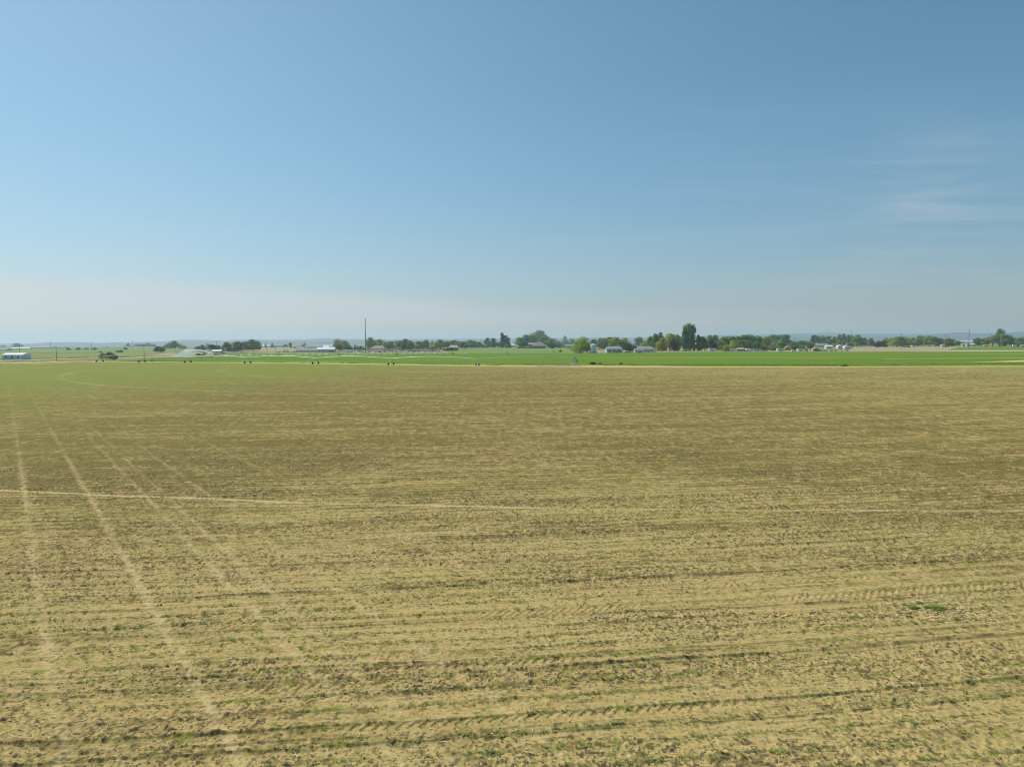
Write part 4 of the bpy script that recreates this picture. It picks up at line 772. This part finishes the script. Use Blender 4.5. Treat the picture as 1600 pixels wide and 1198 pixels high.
V_('pickup', 1539, 541.6, 'white', 'white pickup below the orange covered shed', 'lone vehicles')
V_('truck', 1586, 541.8, 'white', 'white box truck beside the red car under the last trees', 'lone vehicles', 0, 1.1)
V_('car', 1590, 542, 'red', 'red car under the last trees beyond the green crop', 'lone vehicles', 0, 1.2)
place_vehicles()

# ------------------------------------------------------------ poles, masts, fences
WOOD = mat('pole_wood', (.12, .09, .07), .9, .3, 3)
def pole(x, yb, yt, label, group='utility poles', r=.16, arms=1):
    yb = max(yb, hz(x) + 2.2); p = at(x, yb); H = (yb - yt) * p.y / F; rr = max(r, .0003 * p.y); root = empty('utility_pole', (p.x, p.y, -.2), R(random.uniform(-25, 25)))
    m = MB(); m.tube([(0, 0, 0), (0, 0, H)], [rr, rr * .65], 7); m.build('post', WOOD, root)
    for k in range(arms):
        z = H - .6 - k * 1.2; L = 1.3; m = MB(); m.box(-L, L, -.07 - rr, .03 - rr, z - .07, z + .07); m.build('crossarm', WOOD, root)
        for s_ in (-1.1, 1.1): m = MB(); m.tube([(s_, -rr - .02, z + .072), (s_, -rr - .02, z + .3)], [.07, .05], 6); m.build('insulator', mat('porcelain', (.35, .33, .32), .3, .1, 2), root)
    tag(root, label, 'utility pole', group)
for x, yb, yt, lb in [(17.5, 546, 536, 'thin pole beside the round dark tree on the meadow skyline'), (30.5, 550.6, 539.6, 'pole rising just behind the white metal shed'), (79.5, 545, 534, 'pole on the skyline behind the reddish brown shed'),
 (88.5, 563, 540.4, 'near wooden pole with a crossarm beside the dirt road'), (143, 546.4, 533.6, 'thin pole on the skyline before the road bushes'), (207, 543.6, 531.6, 'pole at the start of the faint distant tree row'),
 (225.6, 564.8, 538.4, 'dark wooden pole at the corner of the bright green crop'), (338.5, 546, 532.6, 'pole among the farmstead trees'), (431, 552, 540, 'short pole on the dry lot edge near parked cars'), (417, 549, 539.6, 'short pole standing in the bare dry lot'),
 (475.6, 544, 532, 'pole behind the bright red shed'), (601.4, 548, 529.6, 'pole at the end of the long hedge'), (752, 544, 528.4, 'pole between dark trees and the pasture'), (1330.5, 544, 516, 'tall pole behind the white arched sheds'),
 (1407.5, 545, 520.4, 'dark pole in front of the tree row on the stubble field'), (1477.5, 542.6, 523.6, 'pole at the gap in the tree row'), (1513.5, 544.6, 512.6, 'tallest wooden pole, standing in the gap at the green crop')]:
    pole(x, yb, yt, lb)
p = at(571.5, 551.6); H = 56 * p.y / F; root = empty('monopole_mast', (p.x, p.y, -.2)); GAL = mat('galvanised_mast', (.32, .33, .34), .5, .1, .5, metal=.3)
m = MB(); m.tube([(0, 0, 0), (0, 0, H * .3), (0, 0, H * .65), (0, 0, H * .97)], [.72, .58, .42, .27], 12); m.build('pole', GAL, root); m = MB(); m.tube([(0, 0, H * .97 + .01), (0, 0, H * 1.01)], [.06, .03], 6); m.build('lightning_rod', GAL, root)
m = MB(); m.box(.25, .55, -.15, .15, H * .9, H * .96); m.build('antenna', STEEL, root); m = MB(); m.tube([(0, 0, 0), (0, 0, .5)], 1.1, 12); m.build('base', mat('concrete', (.5, .49, .46), .9, .1, 1), root)
tag(root, 'very tall slim grey monopole mast rising above the parked vehicles', 'mast')
def lattice(x, yb, yt, label):
    yb = max(yb, hz(x) + 2.2); p = at(x, yb); H = (yb - yt) * p.y / F; root = empty('lattice_mast', (p.x, p.y, -.2)); a = .9; c = [(a * math.cos(t), a * math.sin(t)) for t in (0, 2.09, 4.19)]
    m = MB(); [m.tube([(x_, y_, 0), (x_ * .35, y_ * .35, H)], [.1, .07], 5) for x_, y_ in c]; m.build('frame', GAL, root); m = MB(); n = 14
    for i in range(n):
        s0 = 1 - .65 * i / n; s1 = 1 - .65 * (i + 1) / n
        for j in range(3): q = (j + 1) % 3; m.tube([(c[j][0] * s0, c[j][1] * s0, H * i / n), (c[q][0] * s1, c[q][1] * s1, H * (i + 1) / n)], .045, 4)
    m.build('brace', GAL, root); tag(root, label, 'mast')
lattice(1242, 541, 522.6, 'short lattice mast above the trees past the brown roofed house')
def fence(x0, x1, yb, hpx, n, label, yb1=None):
    a = at(x0, yb); b = at(x1, yb1 or yb); L = (b - a).length; h = 1.3; root = empty('wire_fence', (a.x, a.y, -.15), math.atan2(b.y - a.y, b.x - a.x))
    for i in range(n + 1): m = MB(); xx = L * i / n; m.box(xx - .09, xx + .09, -.09, .09, 0, h + .1); m.build('post', WOOD, root)
    m = MB(); [m.tube([(0, -.11, z), (L, -.11, z)], .035, 4) for z in (.4, .8, 1.2)]; m.build('rail', WOOD, root); tag(root, label, 'fence')
fence(1000, 1200, 549.6, 1, 46, 'long low wooden fence at the top edge of the bright green crop')
fence(186, 214, 558.6, 1, 12, 'short dark fence right of the road bushes', 557.4)
fence(948, 990, 550.9, 1, 14, 'low dark fence in front of the pale grey farm shed')
# stacked pallets and debris by the crop's far edge
def heap(x, yb, label, col):
    p = at(x, yb); root = empty('pallet_stack', (p.x, p.y, -.15), random.uniform(0, 1.5))
    for k in range(5): m = MB(); m.box(-1.3, 1.3, -1, 1, .28 * k, .28 * k + .07); [m.box(s_ - .1, s_ + .1, -1, 1, .28 * k + .07, .28 * k + .275) for s_ in (-1.1, 0, 1.1)]; m.build('pallet', mat('pallet_' + col, {'tan': (.42, .33, .22), 'grey': (.35, .34, .33), 'red': (.45, .2, .15), 'white': (.7, .69, .66)}[col], .9, .2, 3), root)
    tag(root, label, 'pallets', 'stacks by the crop edge')
for x, yb, lb, c_ in [(978, 550.6, 'tan pallet stack, first of three between farm shed and grey house', 'tan'), (983.5, 550.8, 'reddish pallet stack, middle of three between farm shed and grey house', 'red'), (988, 550.8, 'whitish pallet stack, last of three beside the white walled annex', 'white'),
 (1054, 547.8, 'tan pallet stack under the yellow green trees beside the poplars', 'tan'), (1292, 548.6, 'white stack, first of the debris piles below the bungalow', 'white'), (1299, 548.8, 'grey stack, second of the debris piles below the bungalow', 'grey'), (1306, 548.6, 'tan stack, third of the debris piles below the bungalow', 'tan'), (1314, 548.8, 'white stack, fourth of the debris piles, below the arched sheds', 'white'), (1324, 548.6, 'grey stack, last of the debris piles below the arched sheds', 'grey')]: heap(x, yb, lb, c_)

# ------------------------------------------------------------ the irrigation machines
PIPE = mat('white_pipe', (.75, .76, .76), .4, .05, .5); HOSE = mat('hose', (.62, .64, .64), .6, .1, 1); GALV = mat('tower_steel', (.30, .33, .35), .5, .1, 1, metal=.3)
NOZZLES = []
def irrigator(piv, tw, ph, label, spray, pr=.12):
    P = [piv] + tw; root = empty('pivot_irrigator', (piv.x, piv.y, 0)); L = lambda v: Vector((v[0] - piv.x, v[1] - piv.y, v[2]))
    for k in range(len(P) - 1):
        a, b = P[k], P[k + 1]; d = b - a; n = 16; pts = [L((a.x + d.x * i / n, a.y + d.y * i / n, ph + 1.05 * math.sin(math.pi * i / n))) for i in range(n + 1)]
        m = MB(); m.tube(pts, pr, 6); sp = m.build('span_pipe', PIPE, root); m = MB(); side = Vector((-d.y, d.x, 0)).normalized()
        low = [q + Vector((0, 0, -1.0 * math.sin(math.pi * (i / n)))) for i, q in enumerate(pts)]
        for i in range(1, n - 1, 2): m.tube([pts[i], low[i + 1]], .025, 4); m.tube([low[i + 1], pts[min(n, i + 2)]], .025, 4)
        m.tube(low, .02, 4); m.build('truss', PIPE if k < 3 else GALV, sp)
        for i in range(1, 9):
            q = L((a.x + d.x * i / 9, a.y + d.y * i / 9, ph + 1.05 * math.sin(math.pi * i / 9)))
            m = MB(); ln = 1.9 + .5 * ((i * 7 + k) % 3) ; m.tube([q, q - Vector((0, 0, ln))], .05, 4); m.build('drop_hose', HOSE, sp); NOZZLES.append((q.x + piv.x, q.y + piv.y, q.z - ln, spray(a.x + d.x * i / 9)))
        perp = side; base = L((b.x, b.y, 0)); top = L((b.x, b.y, ph)); tb = empty('drive_tower', (0, 0, 0)); tb.parent = root
        m = MB(); al = d.normalized() * .5
        for s_ in (-1, 1): m.tube([base + perp * 2.3 * s_ + Vector((0, 0, .7)), top + al], .06, 5); m.tube([base + perp * 2.3 * s_ + Vector((0, 0, .7)), top - al], .06, 5)
        m.tube([base + perp * 2.5 + Vector((0, 0, .75)), base - perp * 2.5 + Vector((0, 0, .75))], .09, 5); m.build('frame', GALV, tb)
        for s_ in (-1, 1):
            c = base + perp * 2.3 * s_; ax = d.normalized() * .2; m = MB(); m.tube([c - ax + Vector((0, 0, .56)), c + ax + Vector((0, 0, .56))], .56, 14); m.tube([c - ax * 1.3 + Vector((0, 0, .66)), c + ax * 1.3 + Vector((0, 0, .66))], .25, 8); m.build('wheel', TYRE, tb)
    m = MB(); c = [Vector((x_, y_, 0)) for x_ in (-1.5, 1.5) for y_ in (-1.5, 1.5)]
    for q in c: m.tube([q, q * .16 + Vector((0, 0, ph + .6))], .1, 5)
    for z in (.33, .66):
        cc = [q * (1 - .84 * z) + Vector((0, 0, (ph + .6) * z)) for q in (c[0], c[1], c[3], c[2])]
        for i in range(4): m.tube([cc[i], cc[(i + 1) % 4]], .07, 4)
    m.tube([(0, 0, 0), (0, 0, ph + .6)], .12, 8); m.build('pivot_tower', GALV, root); m = MB(); m.box(-2.4, 2.4, -2.4, 2.4, -.05, .15); m.build('base', mat('concrete', None), root)
    m = MB(); m.box(1.0, 1.6, -1.0, -.6, .9, 1.9); m.build('control_box', STEEL, root)
    tag(root, label, 'irrigator', 'centre pivot irrigators')
TW = [at(746, 571.2), at(611, 569.8), at(493, 568.4), at(387, 567.3), at(293.5, 566.5), at(222, 565.9), at(156, 565.2)]
irrigator(PIV, TW, 3.3, 'near centre pivot irrigator, its white arching pipe reaching along the field edge', lambda x: 0)
TW2 = [Vector((-5, 725, 0)), Vector((-59, 706, 0)), Vector((-112, 688, 0)), Vector((-164, 668, 0)), Vector((-209, 632, 0)), Vector((-252, 588, 0))]
irrigator(Vector((44, 747, 0)), TW2, 3.6, 'farther centre pivot irrigator spraying mist across the green crop', lambda x: 1 if x < -45 else 0, .09)
# water sprayed from the nozzles: fine droplets
pos = []
g = np.random.default_rng(77)
for x, y, z, on in NOZZLES:
    if not on: continue
    n = int(600 + 500 * g.uniform()) if x < -140 else 420; tt = g.uniform(0, 1, n) ** .8; a = g.uniform(0, 6.28, n); rr = tt * g.uniform(.5, 3.4, n)
    pos.append(np.stack([x + rr * np.cos(a), y + rr * np.sin(a), z + .5 * tt - (z * .9) * tt ** 2.2], -1))
e = TW2[-1]
for k in range(5):        # end gun throwing a long arc
    n = 7000; tt = g.uniform(0, 1, n); ang = R(150 + k * 14) + g.normal(0, .05, n); reach = 30 * g.uniform(.55, 1, n)
    pos.append(np.stack([e.x - 3 + np.cos(ang) * reach * tt + g.normal(0, .3, n) * (1 + 2 * tt), e.y + 1 + np.sin(ang) * reach * tt * .6, 3.8 + (15 * tt - 18.4 * tt ** 2) * g.uniform(.55, 1, n) + g.normal(0, .25, n)], -1))
n = 2600; pos.append(np.stack([e.x - 1 + g.normal(0, 1.6, n), e.y + g.normal(0, 1.6, n), g.uniform(0, 7, n) ** 1.0], -1))
pos = np.concatenate(pos); pos = pos[pos[:, 2] > 0]; dv_ = np.array([(-.5, 0, -.5), (.5, 0, -.5), (.5, 0, .5), (-.5, 0, .5)]); n = len(pos)
s_ = g.uniform(.05, .16, n); V, Fa = scatter(dv_, np.array([(0, 1, 2, 3)]), pos, g.uniform(0, 3.1, n), np.stack([s_, s_, s_], -1))
tag(link('water_spray', np_mesh('water_spray', V, Fa, mat('water_droplets', (.85, .88, .9), .5, .02, 1, translucent=.5))), 'white mist of water sprayed over the green crop', 'water spray', kind='stuff')

# ------------------------------------------------------------ rough growth along the field edges
def tufts(name, pix, n, spread, hmin, hmax, mats, seed, label):
    g = np.random.default_rng(seed); P = np.array([tuple(at(*q))[:2] for q in pix]); seg = np.linalg.norm(np.diff(P, axis=0), axis=1); cum = np.concatenate([[0], np.cumsum(seg)]); q = g.uniform(0, cum[-1], n)
    q = q + (vn(q / 9, q * 0, seed) - .5) * 14
    q = np.clip(q, 0, cum[-1] - 1e-3)
    x = np.interp(q, cum, P[:, 0]); y = np.interp(q, cum, P[:, 1]) + g.normal(0, spread, n); s = g.uniform(hmin, hmax, n) * (.5 + vn(q / 6, y * .3, seed + 1)); which = (vn(q / 14, y / 3, seed + 2) + g.normal(0, .12, n))
    for k, mt in enumerate(mats):
        lo, hi = k / len(mats), (k + 1) / len(mats); wz = (which - .25) / .5; mk = (wz >= lo if k else wz > -9) & (wz < hi if k < len(mats) - 1 else wz < 9)
        V, Fa = scatter(lv, lf, np.stack([x[mk], y[mk], np.full(mk.sum(), -.04)], -1), g.uniform(0, 6.3, mk.sum()), np.stack([s[mk] * .9, s[mk] * .9, s[mk] * 1.2], -1))
        tag(link(name, np_mesh(name, V, Fa, mt)), label + (', dry and tan' if 'dry' in mt.name else ', green'), 'weeds', kind='stuff')
GW = mat('green_weeds', (.19, .27, .05), .8, .4, .5, translucent=.25); GW2 = mat('dark_weeds', (.17, .26, .05), .8, .4, .5, translucent=.2); DW = mat('dry_weeds', (.40, .33, .15), .9, .25, .5, translucent=.2)
tufts('verge_weeds', [(780, 569.6), (1000, 570.2), (1250, 570.6), (1600, 568), (1900, 567)], 6500, 6, .16, .5, [GW2, GW, DW, DW], 3, 'rough weeds along the right field edge')
tufts('edge_weeds', [(-150, 567), (0, 566), (60, 565.2), (130, 563.5), (240, 564.8), (420, 566), (620, 568), (780, 570.6)], 4000, 2.5, .2, .5, [GW, DW, DW], 9, 'short weeds along the left field edge')
tufts('road_weeds', [(-100, 563), (0, 562), (100, 559.5), (240, 556)], 1500, 8, .3, .8, [GW, DW], 19, 'rough grass beside the dirt road')

# ------------------------------------------------------------ haze over the plain
m = MB(); m.box(-15400, 15400, -800, 15400, -1.6, 240); hzm = bpy.data.materials.new('haze'); hzm.use_nodes = True; t = hzm.node_tree; t.nodes.clear()
pv = N(t, 'ShaderNodeVolumePrincipled'); pv.inputs['Color'].default_value = (.68, .85, 1.0, 1); pv.inputs['Density'].default_value = 9.2e-5; pv.inputs['Anisotropy'].default_value = .3
om = N(t, 'ShaderNodeOutputMaterial'); t.links.new(pv.outputs[0], om.inputs['Volume']); tag(m.build('haze', hzm), kind='stuff')
